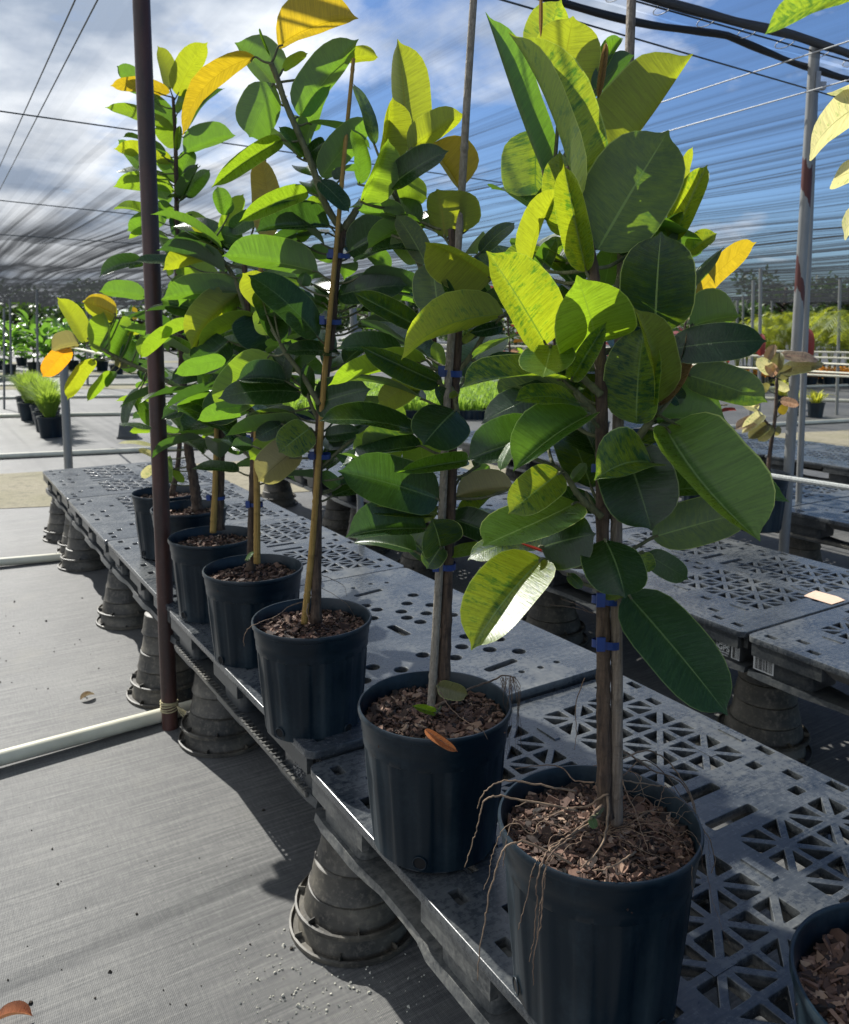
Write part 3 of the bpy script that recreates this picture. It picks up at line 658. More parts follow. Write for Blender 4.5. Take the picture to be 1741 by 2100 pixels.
T2.leaves('''
C 565,790 513,12 95 165 U y .10 .08 .03
C 400,860 475,418 45 140 V y .06 .04 .02
C 255,1150 447,710 35 150 V l .0 -.02 .03
C 345,750 210,312 45 40 T k .10 .10
C 240,1030 190,640 40 70 T g .10 .10
C 590,790 980,535 125 62 U y .03 .04
C 945,1065 715,745 18 225 U o .14 .12 .03 .03
C 455,1045 856,785 110 70 T d -.0 -.04
C 470,1030 716,1130 100 70 U l .06 .05
C 570,1280 232,1205 25 100 U g .04 .0
C 710,1590 500,1238 70 90 U k .02 .0
C 470,1385 640,1590 60 60 U l .06 .05
C 838,1400 790,1058 110 245 U y .0 -.02 .03
C 1168,1690 702,1418 205 52 U y -.03 -.07 .04
C 1085,1510 1328,1292 60 50 T k .05 .06
C 790,1930 745,1560 155 115 U k .02 .02
C 645,2020 198,1784 62 85 V k .02 -.02 .03
F 1330,85 712,328 40 160 U w -.03 -.13 .05 .05
C 1150,1810 1000,1690 60 60 U g .08 .08
C 1000,1340 1015,1130 20 22 U y .04 .04
F 880,350 305,492 35 82 U l .02 -.02 .05
F 955,480 495,268 78 52 V k -.0 -.04 .05
F 835,452 600,615 80 82 U y .05 .04 .04
F 952,405 925,240 35 45 U l .03 .04
F 825,762 257,690 48 82 T d -.0 -.05 .05
F 1050,640 862,838 160 140 T d -.05 -.14 .08
F 700,985 470,778 100 120 U l .08 .07
F 870,1010 835,790 110 115 U l .08 .08
F 950,1158 368,990 130 155 T d -.02 -.08 .06
F 1115,932 708,1002 35 58 V g -.03 -.10 .06
F 880,1330 410,1366 32 170 T d .0 -.04 .05
F 945,1240 498,1213 28 30 V v .02 -.0
F 960,1435 914,1272 105 135 T k -.04 -.08
F 965,1430 880,1560 60 70 T k -.03 -.05
F 1010,1480 1235,1425 35 35 T l .0 -.0
F 800,1270 945,1215 40 50 T w .02 .0
F 1010,1265 1365,1410 95 70 T d .03 .0
F 1385,1090 1040,1140 35 110 A b .02 .0
F 740,300 362,275 25 85 T d .05 .02
F 1090,250 1170,170 20 24 U w .0 -.01
F 1320,150 1130,190 40 35 V d .0 -.02
F 1480,370 1190,380 15 60 T d .03 .02
C 905,1900 810,1665 20 45 V d -.02 -.04
C 870,1780 760,1450 55 40 T v .02 .01
C 960,1850 1000,1560 60 70 T k .05 .05
C 1100,1900 1060,1720 60 60 T d .06 .05
F 1010,620 930,500 35 45 T d -.0 -.02
F 1060,540 1010,570 15 22 V w -.03 -.04
C 640,900 640,560 60 60 U l .12 .12
C 570,1260 500,960 60 80 U l .12 .12
''')
filler(t2, T2.stems, 22, 1.0, 1.72, 'vkdg', .17, 21, (.3, 2.9))
T2.leaves('P 870,1332 1062,1462 22 28 V x -.13 -.155 .05\nP 930,1235 798,1195 20 26 V l -.06 -.08\nP 940,1080 1120,1130 45 50 V b -.02 -.03')
rn = random.Random(8)
root(t2, [U(*P2('P', x, y), yy) for x, y, yy in [(930, 1200, 1.46), (1100, 1110, 1.53), (1250, 1050, 1.57), (1330, 1020, 1.58), (1400, 1030, 1.58)]], .0032)
for i in range(22):
    x0 = 1300+rn.uniform(0, 100); y0 = 1020+rn.uniform(0, 20); ln = rn.uniform(.15, 1)*520; y_ = rn.uniform(1.50, 1.60)
    P = [(x0, y0)]; x = x0+rn.uniform(-10, 35)
    for k in range(1, 6): x += rn.uniform(-14, 14); P.append((x, y0+ln*k/5))
    root(t2, [U(*P2('P', a, b), y_) for a, b in P], .0008)
root(t2, [U(*P2('P', x, y), yy) for x, y, yy in [(950, 1100, 1.46), (1010, 1200, 1.44), (1100, 1280, 1.40), (1200, 1330, 1.385), (1235, 1390, 1.38)]], .0011)
root(t2, [U(*P2('P', x, y), yy) for x, y, yy in [(960, 1060, 1.5), (1000, 1020, 1.52), (1010, 1015, 1.53)]], .0035)
T2.done()
# ---- third tree
t3, l3 = base_pot('third rubber tree from the front, tall and forked, tied to a golden bamboo cane', .800, 1.834, seed=11, chips=2000, rz=.2, drains=(-2.15, -.7))
T3 = Plant(t3, l3, 1.981)
T3.stem('O', [(648, 1275), (650, 1100), (652, 950), (660, 820), (678, 700), (690, 560), (705, 470)], .0125, .008, seed=8)
T3.stem('O', [(703, 475), (668, 420), (640, 340), (615, 280), (585, 210), (570, 165), (556, 130)], .0085, .006, MStem, 0, 'branch')
T3.stem('O', [(705, 470), (725, 440), (742, 410)], .0095, .007, MStem, 0, 'branch')
T3.stem('O', [(655, 830), (620, 770), (590, 730), (575, 705)], .0065, .005, MStem, -.02, 'branch')
T3.stem('O', [(660, 880), (640, 835), (628, 800)], .005, .004, MStem, 0, 'branch')
T3.stem('O', [(656, 960), (700, 920), (725, 900)], .004, .003, MStem, 0, 'branch')
bamboo(t3, T3.u('O', [(624, 1278, 0), (640, 1120, -.01), (655, 920, -.015), (668, 740, -.02), (690, 500, -.02), (705, 330, -.01), (725, 120, 0)]), .0088, MBam, .22, 5)
for y in (525, 660, 935): tie(t3, U({525: 694, 660: 676, 935: 655}[y], y, 1.981), .017)
T3.leaves('''
D 460,328 1018,124 205 45 U o .0 .04 .03 -.05
E 1085,222 560,765 42 92 U o .0 -.03 .04 .09
D 430,600 165,298 60 190 U g .06 .08
D 425,585 250,968 130 145 U g .0 -.06 .03
D 402,392 327,193 9 9 V g .0 .0 .02 -.03
D 490,490 665,370 36 34 U l .02 .03
D 600,805 1018,272 165 62 U g .0 .02 .04 .02
D 900,420 1162,396 70 32 U y .05 .04
D 650,1055 812,590 68 52 U g .05 .04
D 665,1100 463,885 42 44 T g .02 .0
D 640,1110 790,990 50 105 T d .03 .0
D 762,1240 1110,825 115 85 U g .0 -.01
D 482,980 -6,1312 62 64 V l .0 -.07 .05 .03
D 665,1346 188,1552 60 72 V l .0 -.06 .06 .04
E 1180,1500 1120,920 110 80 U o .35 .35
D 825,1590 298,1617 25 160 T d .0 -.05 .05
D 748,1265 958,1480 62 62 T d -.02 -.04
D 820,1480 650,1400 45 55 U l .03 .02
D 738,1905 68,1784 52 170 U g .0 -.06 .04
D 952,1765 1352,1560 160 95 T d -.01 -.03 .05
D 1050,1700 1245,1905 72 55 U g .03 .04
D 850,1832 662,1755 35 70 U g .05 .03
D 875,2070 1366,1992 110 90 T d .0 -.03
O 652,692 510,562 30 38 T d -.02 -.06
O 560,625 498,560 34 26 U y .04 .03
D 620,2000 650,1905 30 60 T g .0 -.0
F 375,310 58,298 34 50 T d .0 -.06 .05
F 235,605 548,515 118 100 T d -.0 -.05 .05
G 1745,535 1266,556 76 76 T d -.0 -.08 .05
G 1570,320 1255,640 130 130 U l .02 -.0 .03
G 1660,472 1374,462 25 105 T d .0 -.03
G 1450,640 1143,692 40 60 U g .02 -.02
G 1310,345 1012,425 50 45 U g .03 .0
G 1745,712 1306,782 30 55 U g .02 -.03
F 205,742 22,884 95 98 T v -.03 -.08 .05
F 290,790 492,762 50 42 T d .0 .0
G 1608,790 1450,925 55 60 U l .03 .02
G 1740,850 1497,1052 85 120 U b .0 -.04
G 1470,850 1340,850 30 50 T d .0 -.0
F 380,1080 270,1000 50 30 T g .02 .0
F 470,1000 350,890 20 30 T g .02 .0
G 1640,720 1480,800 50 50 T d .0 -.02
F 190,560 180,370 40 40 T d .0 -.02
F 60,400 250,260 40 60 T g .04 .03
F 30,520 90,230 60 60 T d .03 .03
G 1500,-60 1640,260 70 70 T d .05 .03
G 1520,40 1560,210 60 70 U l .06 .04
D 900,1250 860,1175 45 45 T d .0 .0
D 600,1690 720,1550 40 40 U l .05 .05
''')
filler(t3, T3.stems, 24, 1.05, 1.62, 'ddgk', .18, 31, (.3, 2.9))
filler(t3, T3.stems, 12, 1.42, 1.72, 'ddg', .17, 32, (-.2, 3.3))
filler(t3, [T3.stems[1]], 8, 1.75, 2.0, 'dgg', .15, 33, (.2, 2.9))
root(t3, [U(*P2('P', x, y), yy) for x, y, yy in [(160, 590, 1.95), (80, 620, 1.92), (0, 680, 1.88), (-60, 700, 1.86), (-150, 740, 1.84), (-180, 800, 1.84), (-180, 850, 1.84)]], .0017)
root(t3, [U(*P2('P', x, y), yy) for x, y, yy in [(245, 425, 1.99), (330, 460, 2.0), (400, 500, 2.02), (415, 560, 2.03)]], .0012)
root(t3, [U(*P2('P', x, y), yy) for x, y, yy in [(245, 500, 1.99), (340, 550, 2.0), (430, 620, 2.02), (480, 730, 2.0)]], .001)
root(t3, [U(*P2('P', x, y), yy) for x, y, yy in [(195, 600, 1.93), (185, 650, 1.91), (200, 700, 1.9)]], .0026)
T3.done()
# ---- fourth tree
t4, l4 = base_pot('fourth rubber tree from the front with a small green shoot in its bark mulch', .824, 2.318, seed=13, chips=1300, rz=.7)
T4 = Plant(t4, l4, 2.406)
T4.stem('O', [(514, 1168), (516, 1050), (520, 930), (522, 800), (515, 700), (505, 600), (500, 520)], .0115, .007, seed=9)
T4.stem('O', [(505, 640), (480, 570), (450, 525), (430, 500)], .007, .005, MStem, 0, 'branch')
bamboo(t4, T4.u('O', [(527, 1155, -.02), (527, 1030, -.02), (526, 900, -.02), (530, 700, -.01), (538, 450, 0), (545, 235, 0)]), .0105, MBam, .2, 6)
tie(t4, U(521, 1034, 2.406), .016); tie(t4, U(522, 900, 2.406), .016)
T4.leaves('''
O 492,600 390,714 26 44 U y .0 -.05 .04 .05
G 1505,108 1138,262 30 62 U l .0 -.05 .05 .05
G 1120,125 925,205 30 40 U l .0 .0
G 1000,165 816,332 40 40 U l .0 -.05
E 860,1600 640,1405 22 24 U y .0 .0
O 452,522 333,552 12 30 U y .0 -.04 .05 .04
E 1005,1880 428,1905 28 140 U g .0 -.06 .04
E 870,1500 1000,1180 60 60 U l .05 .05
E 1100,1330 900,1450 60 70 T g .03 .02
E 900,1330 820,1130 60 60 T g .02 .0
E 1000,1500 800,1450 60 60 T g .03 .02
O 520,640 560,720 60 55 T d -.0 -.03
O 540,560 610,640 45 45 T d .0 -.03
O 470,700 400,760 30 40 T d .0 -.03
O 520,760 440,800 30 45 T d .0 -.03
O 530,830 620,900 30 30 T d .0 -.03
O 500,800 420,860 36 36 T g .0 -.03
O 480,660 520,560 40 50 U g .05 .05
''')
filler(t4, T4.stems, 34, 1.0, 1.75, 'dgdg', .19, 41, (-.5, 3.6))
T4.leaves('P -170,350 -120,300 10 10 T l -.10 -.10')
T4.done()
# ---- fifth, sixth and seventh
t5, l5 = base_pot('fifth rubber tree from the front, its thick cane and trunk tied with two blue ties', .836, 2.751, seed=17, chips=900, rz=.1)
T5 = Plant(t5, l5, 2.781)
T5.stem('O', [(449, 1085), (452, 950), (455, 850), (450, 760), (445, 650), (440, 560)], .016, .009, seed=12)
bamboo(t5, T5.u('O', [(437, 1092, -.02), (441, 1000, -.02), (444, 880, -.02), (450, 760, -.01)]), .0115, MBam, .16, 8)
tie(t5, U(444, 905, 2.78), .02); tie(t5, U(442, 1020, 2.78), .02)
T5.leaves('''
G 880,750 690,715 14 14 T d .0 .0
G 1250,700 1140,690 30 30 T g .0 .0
O 440,820 330,858 14 26 T d .0 -.06 .06
O 440,880 365,885 10 26 U g .0 -.04
O 430,760 350,780 16 22 T d .0 -.04
O 440,700 520,760 30 30 T d .0 -.04
O 430,640 330,615 24 28 T g .0 -.04
O 440,600 380,520 30 30 U l .0 .0
O 450,900 500,930 12 14 T g .0 .0
O 450,640 500,600 30 30 T d .0 .0
O 455,870 410,830 20 30 T d .0 .0
''')
filler(t5, T5.stems, 36, .98, 1.72, 'ddgg', .20, 51, None)
T5.done()
t6, l6 = base_pot('sixth rubber tree from the front, half hidden behind the dark red post', .894, 3.238, seed=19, chips=350, rz=.5)
T6 = Plant(t6, l6, 3.23)
T6.stem('O', [(405, 1045), (398, 990), (388, 930), (380, 850), (375, 780), (372, 700), (365, 600), (363, 520), (362, 400), (360, 300), (355, 200)], .021, .006, seed=14)
T6.stem('O', [(376, 800), (320, 770), (265, 745), (225, 725), (195, 705), (180, 693)], .009, .006, MStem, 0, 'branch')
T6.leaves('''
E 492,450 411,148 52 56 U y .0 .02
E 540,492 745,118 105 62 U y .0 .0
E 490,470 70,416 48 52 U o .0 -.06 .05
E 330,420 118,288 60 60 U g .02 .0
E 520,735 36,572 45 42 U l .0 -.06 .04
E 525,722 330,485 62 60 U g .02 .02
E 590,902 948,764 125 30 U g .0 .0 .03
E 500,960 96,858 52 58 U y .0 -.06
E 280,1000 130,800 40 40 U g .0 .0
E 520,1165 92,1120 40 84 U l .0 -.05
E 480,1095 112,1015 26 40 T g .0 .0
E 460,1310 190,1440 75 68 U g .0 -.03
E 420,1440 196,1492 18 36 U l .0 -.03
E 560,1350 772,1482 85 64 U l .0 .0
E 560,1225 682,968 42 34 T d -.03 -.04
E 600,1205 765,1008 44 56 T d .0 .0
E 550,1085 652,868 60 56 T g .03 .03
E 545,1480 640,1320 40 40 T d .0 .0
E 480,1250 380,1080 45 50 U g .02 .0
E 600,1195 465,1200 14 12 T d -.02 -.03
E 500,1350 400,1230 45 50 T g .02 .0
E 530,1480 500,1340 26 26 T d -.01 -.01
E 540,880 560,700 25 20 V l .0 .0
E 540,850 390,700 55 55 U l .04 .03
E 500,1000 390,880 55 50 U l .04 .03
E 380,900 560,1100 60 50 U g .04 .03
E 540,620 600,440 25 25 T g .02 .02
E 310,1655 -5,1752 34 62 T d .0 -.06 .06 .04
E 320,1660 190,1690 30 16 T d .0 .0
E 322,1905 -6,1862 30 88 U g .0 -.05
O 238,652 171,616 20 22 U y .0 -.03
H 852,562 584,92 62 112 U y .0 -.03
H 792,556 508,622 45 135 A b -.02 -.06
H 692,588 424,888 92 96 U O -.0 -.03
H 942,708 664,1114 70 72 U y .0 -.03 .04 .04
H 1150,272 818,138 22 120 U o .0 -.03
H 1102,828 862,1128 52 46 U l .0 -.03
H 1068,640 1042,238 172 26 U l .0 -.02
H 1110,720 1300,330 150 95 T g .03 .03
H 1285,850 1310,515 95 80 T d .02 .02
H 1200,300 1290,402 50 60 U l .0 .0
H 1340,330 1330,180 28 24 U o .0 .0
H 1160,840 1045,992 32 38 T g .0 .0
H 1370,1000 1218,1392 42 54 T d .0 -.03
H 1350,1080 1502,1392 66 60 T g .0 -.03
H 1520,1418 1288,1430 34 36 U l .0 -.03
H 1600,430 1395,692 60 100 U l .0 -.03
H 940,720 880,760 40 30 U y .0 .0
H 1200,800 1220,690 60 60 T b .0 .0
H 1420,430 1260,470 24 24 U y .0 .0
H 1450,930 1370,820 30 36 T d .0 .0
H 980,620 890,560 40 60 U l .02 .02
G 890,850 683,828 10 12 T c .0 -.02
G 890,905 800,868 14 18 T c .0 -.02
G 890,965 820,1032 26 26 T c .0 -.02
G 985,1060 985,900 24 26 T l .0 .0
G 1000,980 1070,1060 20 24 T l .0 .0
''')
filler(t6, T6.stems, 16, 1.0, 1.45, 'dgdl', .2, 61, None)
filler(t6, T6.stems, 10, 1.55, 2.3, 'dgl', .19, 62, None, sit=(.2, .9))
T6.done()
t7, l7 = base_pot('farthest rubber tree of the row, its pot left of the dark red post', .899, 3.60, seed=23, chips=350, rz=.5)
T7 = Plant(t7, l7, 3.53)
T7.stem('O', [(352, 1015), (365, 950), (372, 850), (380, 750)], .013, .006, seed=15)
filler(t7, T7.stems, 12, .98, 1.35, 'dgdl', .2, 71, None)
T7.done()
# ---- trees cut by the right edge of the frame
t0, l0 = base_pot('rubber tree whose pot is cut off by the bottom right corner', .90, .40, seed=29, chips=2600, big=1.25, rz=.1)
T0 = Plant(t0, l0, .80)
T0.stem('O', [(1880, 2060), (1890, 1500), (1880, 900), (1870, 300), (1860, -150)], .011, .006, seed=4)
T0.leaves('T 760,-70 84,207 52 120 U v .0 .02 .04 .03')
filler(t0, T0.stems, 16, 1.1, 2.1, 'vkg', .18, 94, (-1.1, .9))
T0.done()
tc_, lc = base_pot('cream edged rubber tree at the right edge of the frame, only its leaf tips showing', 1.49, .68, seed=31, chips=300, group='cream edged rubber trees at the side')
TC = Plant(tc_, lc, 1.36)
pm = lc+V((0, 0, .24))
TC.stems.append(trunk(tc_, [pm, U(1985, 1200, 1.37), U(1930, 700, 1.36), U(1850, 250, 1.36), U(1830, 0, 1.36)], .011, .006))
filler(tc_, TC.stems, 16, 1.0, 1.9, 'cv', .16, 93, (-1.0, .9))
TC.leaves('''
T 790,640 368,1014 70 112 U c .0 -.05 .05 .03
T 740,640 528,590 44 50 U c .0 -.05
T 740,1090 522,1172 66 70 U c .0 -.05
T 720,1380 596,1516 50 62 U c .0 -.05
''')
TC.done()
# generic rubber trees for the benches farther off
def rubber(label, loc, h, n, kinds, size, seed, group, z0=.35, potted=True, sit=None, bare=False):
    t = thing('potted_rubber_tree', label, 'potted plant', loc, 0, group); r = random.Random(seed)
    if potted:
        p = bpy.data.objects.new('pot', POTM.data); C.objects.link(p); p.parent = t
        mulch(t, seed, 60)
    if bare: return t
    P = trunk(t, [V((0, 0, .24)), V((r.uniform(-.03, .03), 0, h*.5)), V((r.uniform(-.05, .05), r.uniform(-.05, .05), h))], .012, .006)
    filler(t, [P], n, z0, h, kinds, size, seed, None, coarse=True, sit=sit)
    return t
GB = 'coppery variegated rubber trees on the benches behind'
def atU(px, Y, z): p = U(px, 700, Y); return V((p.x, p.y, z))
tp = rubber('coppery rubber tree with a bare leaning trunk in front of the two grey posts', atU(1568, 4.0, .48), 1.02, 1, 'p', .13, 81, GB, bare=True)
TP = Plant(tp, tp.location, 4.0)
TP.stem('O', [(1572, 1000), (1580, 920), (1590, 850), (1593, 775)], .011, .007)
TP.stem('O', [(1585, 880), (1562, 855), (1548, 835)], .006, .004, None, 0, 'branch')
TP.leaves('''
O 1562,860 1508,880 8 14 T p 0 -.04
O 1565,850 1522,888 10 14 V c 0 -.05
O 1575,870 1535,900 12 14 T b 0 -.04
O 1580,870 1556,905 14 14 T b 0 -.04
O 1590,880 1602,888 8 10 T b 0 0
O 1555,838 1520,828 8 9 V c 0 -.03
O 1550,832 1545,805 10 9 V p 0 0
O 1560,730 1562,683 12 9 V r .2 .2
O 1572,740 1590,706 10 8 V s 0 0
O 1585,765 1552,735 13 13 T c 0 0
O 1595,760 1600,722 13 10 T b 0 0
O 1590,770 1570,745 10 12 T p 0 0
O 1596,775 1625,752 12 12 T b 0 0
O 1600,765 1690,742 14 14 T b 0 0
O 1648,745 1653,668 12 16 V r .7 .7
O 1600,730 1680,735 10 10 T p 0 0
O 1590,785 1620,800 8 10 T c 0 0
O 1600,820 1640,830 8 10 T p 0 0
O 1600,850 1612,828 8 8 T o 0 0
O 1575,800 1560,790 8 10 T b 0 0
''')
TP.done()
rb = [(1400, 4.9, 1.05, 26, 2), (1462, 4.4, .95, 24, 3), (1330, 5.6, 1.1, 22, 5), (1045, 6.8, 1.35, 26, 6), (1100, 8.0, 1.4, 24, 7), (1215, 6.2, 1.25, 22, 8)]
lb_ = ['coppery rubber tree with dark round leaves left of the bare leaning trunk', 'low coppery rubber tree close behind the marbled leaf of the nearest tree', 'coppery rubber tree seen between the leaves right of the nearest trunk',
       'red leaved rubber tree behind the white rails left of the nearest tree', 'orange leaved rubber tree standing farther back behind the white rails', 'coppery rubber tree hidden behind the nearest trunk']
for i, (px, Y, h, n, sd) in enumerate(rb):
    rubber(lb_[i], atU(px, Y, .48), h, n, 'ppbcr' if i < 3 else 'pOrpl', .15, sd*7, GB, .5 if i < 3 else .7)
# ================================================= ground
def sheet(name, pts, mat, z, sub=1):
    m = MB(); m.add([(p[0], p[1], z) for p in pts], [tuple(range(len(pts)))]); return tag(m.build(name, mat, smooth=False), kind='structure')
sheet('ground', [(-300, -40), (300, -40), (300, 400), (-300, 400)], MGround, 0)
def gsub(name, corners, z, nx=60, ny=14, amp=.02):
    m = MB(); vs = []
    for i in range(nx+1):
        for j in range(ny+1):
            u, v = i/nx, j/ny; p = V(corners[0]).lerp(V(corners[1]), u).lerp(V(corners[3]).lerp(V(corners[2]), u), v)
            e = min(v, 1-v)*2; vs.append((p.x+(noise.noise(V((u*40, v*3, 1)))*.25 if v in (0, 1) else 0), p.y+(noise.noise(V((u*60, v, 5)))*.25), z+amp*e*(noise.noise(V((p.x*1.5, p.y*1.5, 0)))*.6+.5)))
    m.add(vs, [(i*(ny+1)+j, (i+1)*(ny+1)+j, (i+1)*(ny+1)+j+1, i*(ny+1)+j+1) for i in range(nx) for j in range(ny)]); return tag(m.build(name, MGravel), kind='structure')
g = lambda x, y: HP(x, y, 0)
a, b, c, d = g(0, 1045), g(1741, 945), g(1741, 882), g(0, 972)
gsub('gravel_path', [a+(a-b)*.8, b+(b-a)*.6, c+(c-d)*.6, d+(d-c)*.8], .004)
for y0, y1 in ((795, 786), (765, 759), (742, 738)):
    a, b, c, d = g(-60, y0+5), g(1800, y0-8), g(1800, y1-8), g(-60, y1+5)
    gsub('gravel_strip', [a, b, c, d], .004, 30, 3, .01)
# crumbs and litter on the cloth
def crumbs(name, label, areas, mat, seed, zc=.0):
    r = random.Random(seed); m = MB()
    for (x0, y0, x1, y1, n, s0, s1) in areas:
        for i in range(n):
            p = HP(r.uniform(x0, x1), r.uniform(y0, y1), 0); s = r.uniform(s0, s1)*r.choice((.5, .7, 1))
            m.box((p.x, p.y, s*.3), (s, s*r.uniform(.5, 1), s*.6), Matrix.Rotation(r.uniform(0, 6), 3, V((r.random(), r.random(), r.random())).normalized()), r.uniform(.4, .8))
    return tag(m.build(name, mat, smooth=False), label, None, None, 'stuff')
MCr = M_plain('soil_crumb', (.50, .48, .40), .95, var=.4, scale=200); MCrD = M_plain('dark_crumb', (.035, .028, .02), .95, var=.3)
crumbs('soil_crumbs', 'pale soil crumbs scattered on the cloth beside the front pot stack', [(480, 1900, 900, 2100, 220, .001, .006), (560, 1930, 800, 2080, 90, .002, .009), (20, 1600, 560, 2100, 60, .001, .004)], MCr, 3)
crumbs('bark_crumbs', 'dark bits of bark scattered over the grey cloth', [(10, 1600, 600, 2090, 42, .002, .009), (0, 1180, 320, 1440, 40, .003, .010)], MCrD, 4)
def litter(label, fr, bt, w, kind, dz=.012):
    (bx, by), (tx, ty) = bt
    B = HP(*P2(fr, bx, by), .006); T = HP(*P2(fr, tx, ty), .010); A = (T-B).normalized(); side = A.cross(V((0, 0, 1)))
    ln = (T-B).length; m0 = bpy.data.objects.new('fallen_leaf', None)
    dl = (-side*.9+V((0, 0, .4))).normalized(); dr = (side*.8+V((0, 0, .6))).normalized()
    o = leaf_core(None, B, T, dl, dr, w, kind, 1, .12, .0, None, None, .3, 'fallen_leaf'); tag(o, label, 'dead leaf')
litter('curled brown dry leaf on the cloth at the bottom left corner', 'O', ((-12, 2098), (68, 2082)), .022, 'x')
litter('small pale dry leaf lying on the cloth left of the red post', 'O', ((165, 1436), (194, 1424)), .017, 'X')
# ================================================= pallets
PL, PW, PH = 1.0, 1.0, .142      # local: x across (0..width), y along (0..length), z=0 top
def rounded(pts, r=.006, k=3):
    out = []; n = len(pts)
    for i in range(n):
        p, a, b = V(pts[i]), V(pts[i-1]), V(pts[(i+1) % n]); u = (a-p); w = (b-p); ru = min(r, u.length*.3); rw = min(r, w.length*.3)
        q0, q1 = p+u.normalized()*ru, p+w.normalized()*rw
        for t in range(k+1):
            f = t/k; out.append(tuple((q0*(1-f)**2+p*2*f*(1-f)+q1*f*f))[:2])
    return out
def rect(cx, cy, w, h, r=.004, rot=0):
    ca, sa = math.cos(rot), math.sin(rot)
    return rounded([(cx+x*ca-y*sa, cy+x*sa+y*ca, 0) for x, y in ((-w/2, -h/2), (w/2, -h/2), (w/2, h/2), (-w/2, h/2))], r)
def circ(cx, cy, r, k=22): return [(cx+r*math.cos(6.2832*i/k), cy+r*math.sin(6.2832*i/k)) for i in range(k)]
def starcell(x0, y0, sx, sy, rib=.0062):
    cx, cy = x0+sx/2, y0+sy/2; out = []
    ring = [(x0, y0), (cx, y0), (x0+sx, y0), (x0+sx, cy), (x0+sx, y0+sy), (cx, y0+sy), (x0, y0+sy), (x0, cy)]
    for i in range(8):
        T = [V((cx, cy)), V(ring[i]), V(ring[(i+1) % 8])]; es = []
        # inset each edge by rib
        area = (T[1]-T[0]).x*(T[2]-T[0]).y-(T[1]-T[0]).y*(T[2]-T[0]).x
        if area < 0: T = [T[0], T[2], T[1]]
        ln = []
        for j in range(3):
            p, q = T[j], T[(j+1) % 3]; d = (q-p).normalized(); nn = V((-d.y, d.x)); ln.append((p+nn*rib, d))
        P = []
        for j in range(3):
            (p, d), (q, e) = ln[j-1], ln[j]; den = d.x*e.y-d.y*e.x; t = ((q.x-p.x)*e.y-(q.y-p.y)*e.x)/den; P.append(p+d*t)
        out.append(rounded([(v.x, v.y, 0) for v in P], .007, 3))
    return out
def deck(kind, w, l):
    holes = []
    if kind == 'A':
        for qx in (.235, .60):
            for qy in (.10, .70):
                for i in range(2):
                    for j in range(3): holes += starcell(qx+i*.15, qy+j*.14, .15, .14)
                holes.append(rect(qx+.06, qy-.040 if qy > .5 else qy+.42+.045, .14, .030, .008))
                holes.append(rect(qx+.26, qy+.42+.035, .035, .028)); holes.append(rect(qx+.27, qy-.03, .035, .028))
        for x, y in ((.05, .06), (.05, .14), (.10, .20), (.05, .52), (.11, .58), (.05, .66), (.11, .72), (.05, 1.0), (.10, 1.07), (.05, 1.15), (.92, .05), (.93, .16), (.95, .52), (.91, .60), (.95, .70), (.92, 1.02), (.95, 1.12), (.52, .62), (.46, .58), (.18, .30), (.18, .86)):
            holes.append(rect(x, y, .026, .042, .003))
    else:
        pts = [(.615, .80), (.676, .735), (.739, .672), (.737, .80), (.805, .87), (.80, .738), (.66, .67), (.676, .61), (.805, .61), (.56, .73), (.666, .35), (.724, .285), (.789, .225), (.60, .29), (.53, .36), (.36, .36), (.295, .29), (.80, .34), (.726, .415), (.60, .86), (.35, .70), (.29, .76), (.42, .77), (.35, .84), (.23, .83), (.23, .70), (.42, .30), (.22, .36)]
        for x, y in pts: holes.append(circ(x, y, .0225))
        for x, y in ((.66, 1.07), (.74, 1.08), (.80, 1.06), (.70, .10), (.765, .095), (.83, .10), (.2, 1.06), (.27, 1.08)): holes.append(circ(x, y, .011))
        for x, y, r_ in ((.68, .985, 0), (.575, .58, -.1), (.68, .17, 0), (.28, .985, 0), (.28, .17, 0), (.33, .56, .1)):
            holes.append(rect(x, y, .125 if r_ == 0 else .035, .030 if r_ == 0 else .11, .014, .15+r_))
        for x, y in ((.05, .06), (.06, .56), (.06, 1.12), (.92, .6)): holes.append(rect(x, y, .026, .042, .003))
    outer = rounded([(0, 0, 0), (w, 0, 0), (w, l, 0), (0, l, 0)], .03, 5)
    cu = bpy.data.curves.new('deck', 'CURVE'); cu.dimensions = '2D'; cu.fill_mode = 'BOTH'; cu.extrude = .0085; cu.bevel_depth = .0016; cu.bevel_resolution = 1
    for poly in [outer]+holes:
        sp = cu.splines.new('POLY'); sp.points.add(len(poly)-1)
        for i, p in enumerate(poly): sp.points[i].co = (p[0], p[1], 0, 1)
        sp.use_cyclic_u = True
    o = bpy.data.objects.new('tmp', cu); C.objects.link(o); dg = bpy.context.evaluated_depsgraph_get()
    me = bpy.data.meshes.new_from_object(o.evaluated_get(dg)); bpy.data.objects.remove(o)
    for v in me.vertices: v.co.z -= .0101
    me.materials.clear(); me.shade_smooth(); me.set_sharp_from_angle(angle=R(35))
    return me
def blockmesh(x, y, bx, by, z0=-.118, z1=-.019):
    m = MB(); r = .028; prof = []
    pts = rounded([(x-bx/2, y-by/2, 0), (x+bx/2, y-by/2, 0), (x+bx/2, y+by/2, 0), (x-bx/2, y+by/2, 0)], r, 5); k = len(pts); vs = []
    for z, s in ((z0, .97), (z1, 1.0)):
        vs += [(x+(p[0]-x)*s, y+(p[1]-y)*s, z) for p in pts]
    m.add(vs, [(i, (i+1) % k, k+(i+1) % k, k+i) for i in range(k)]+[tuple(range(k, 2*k))]); return m
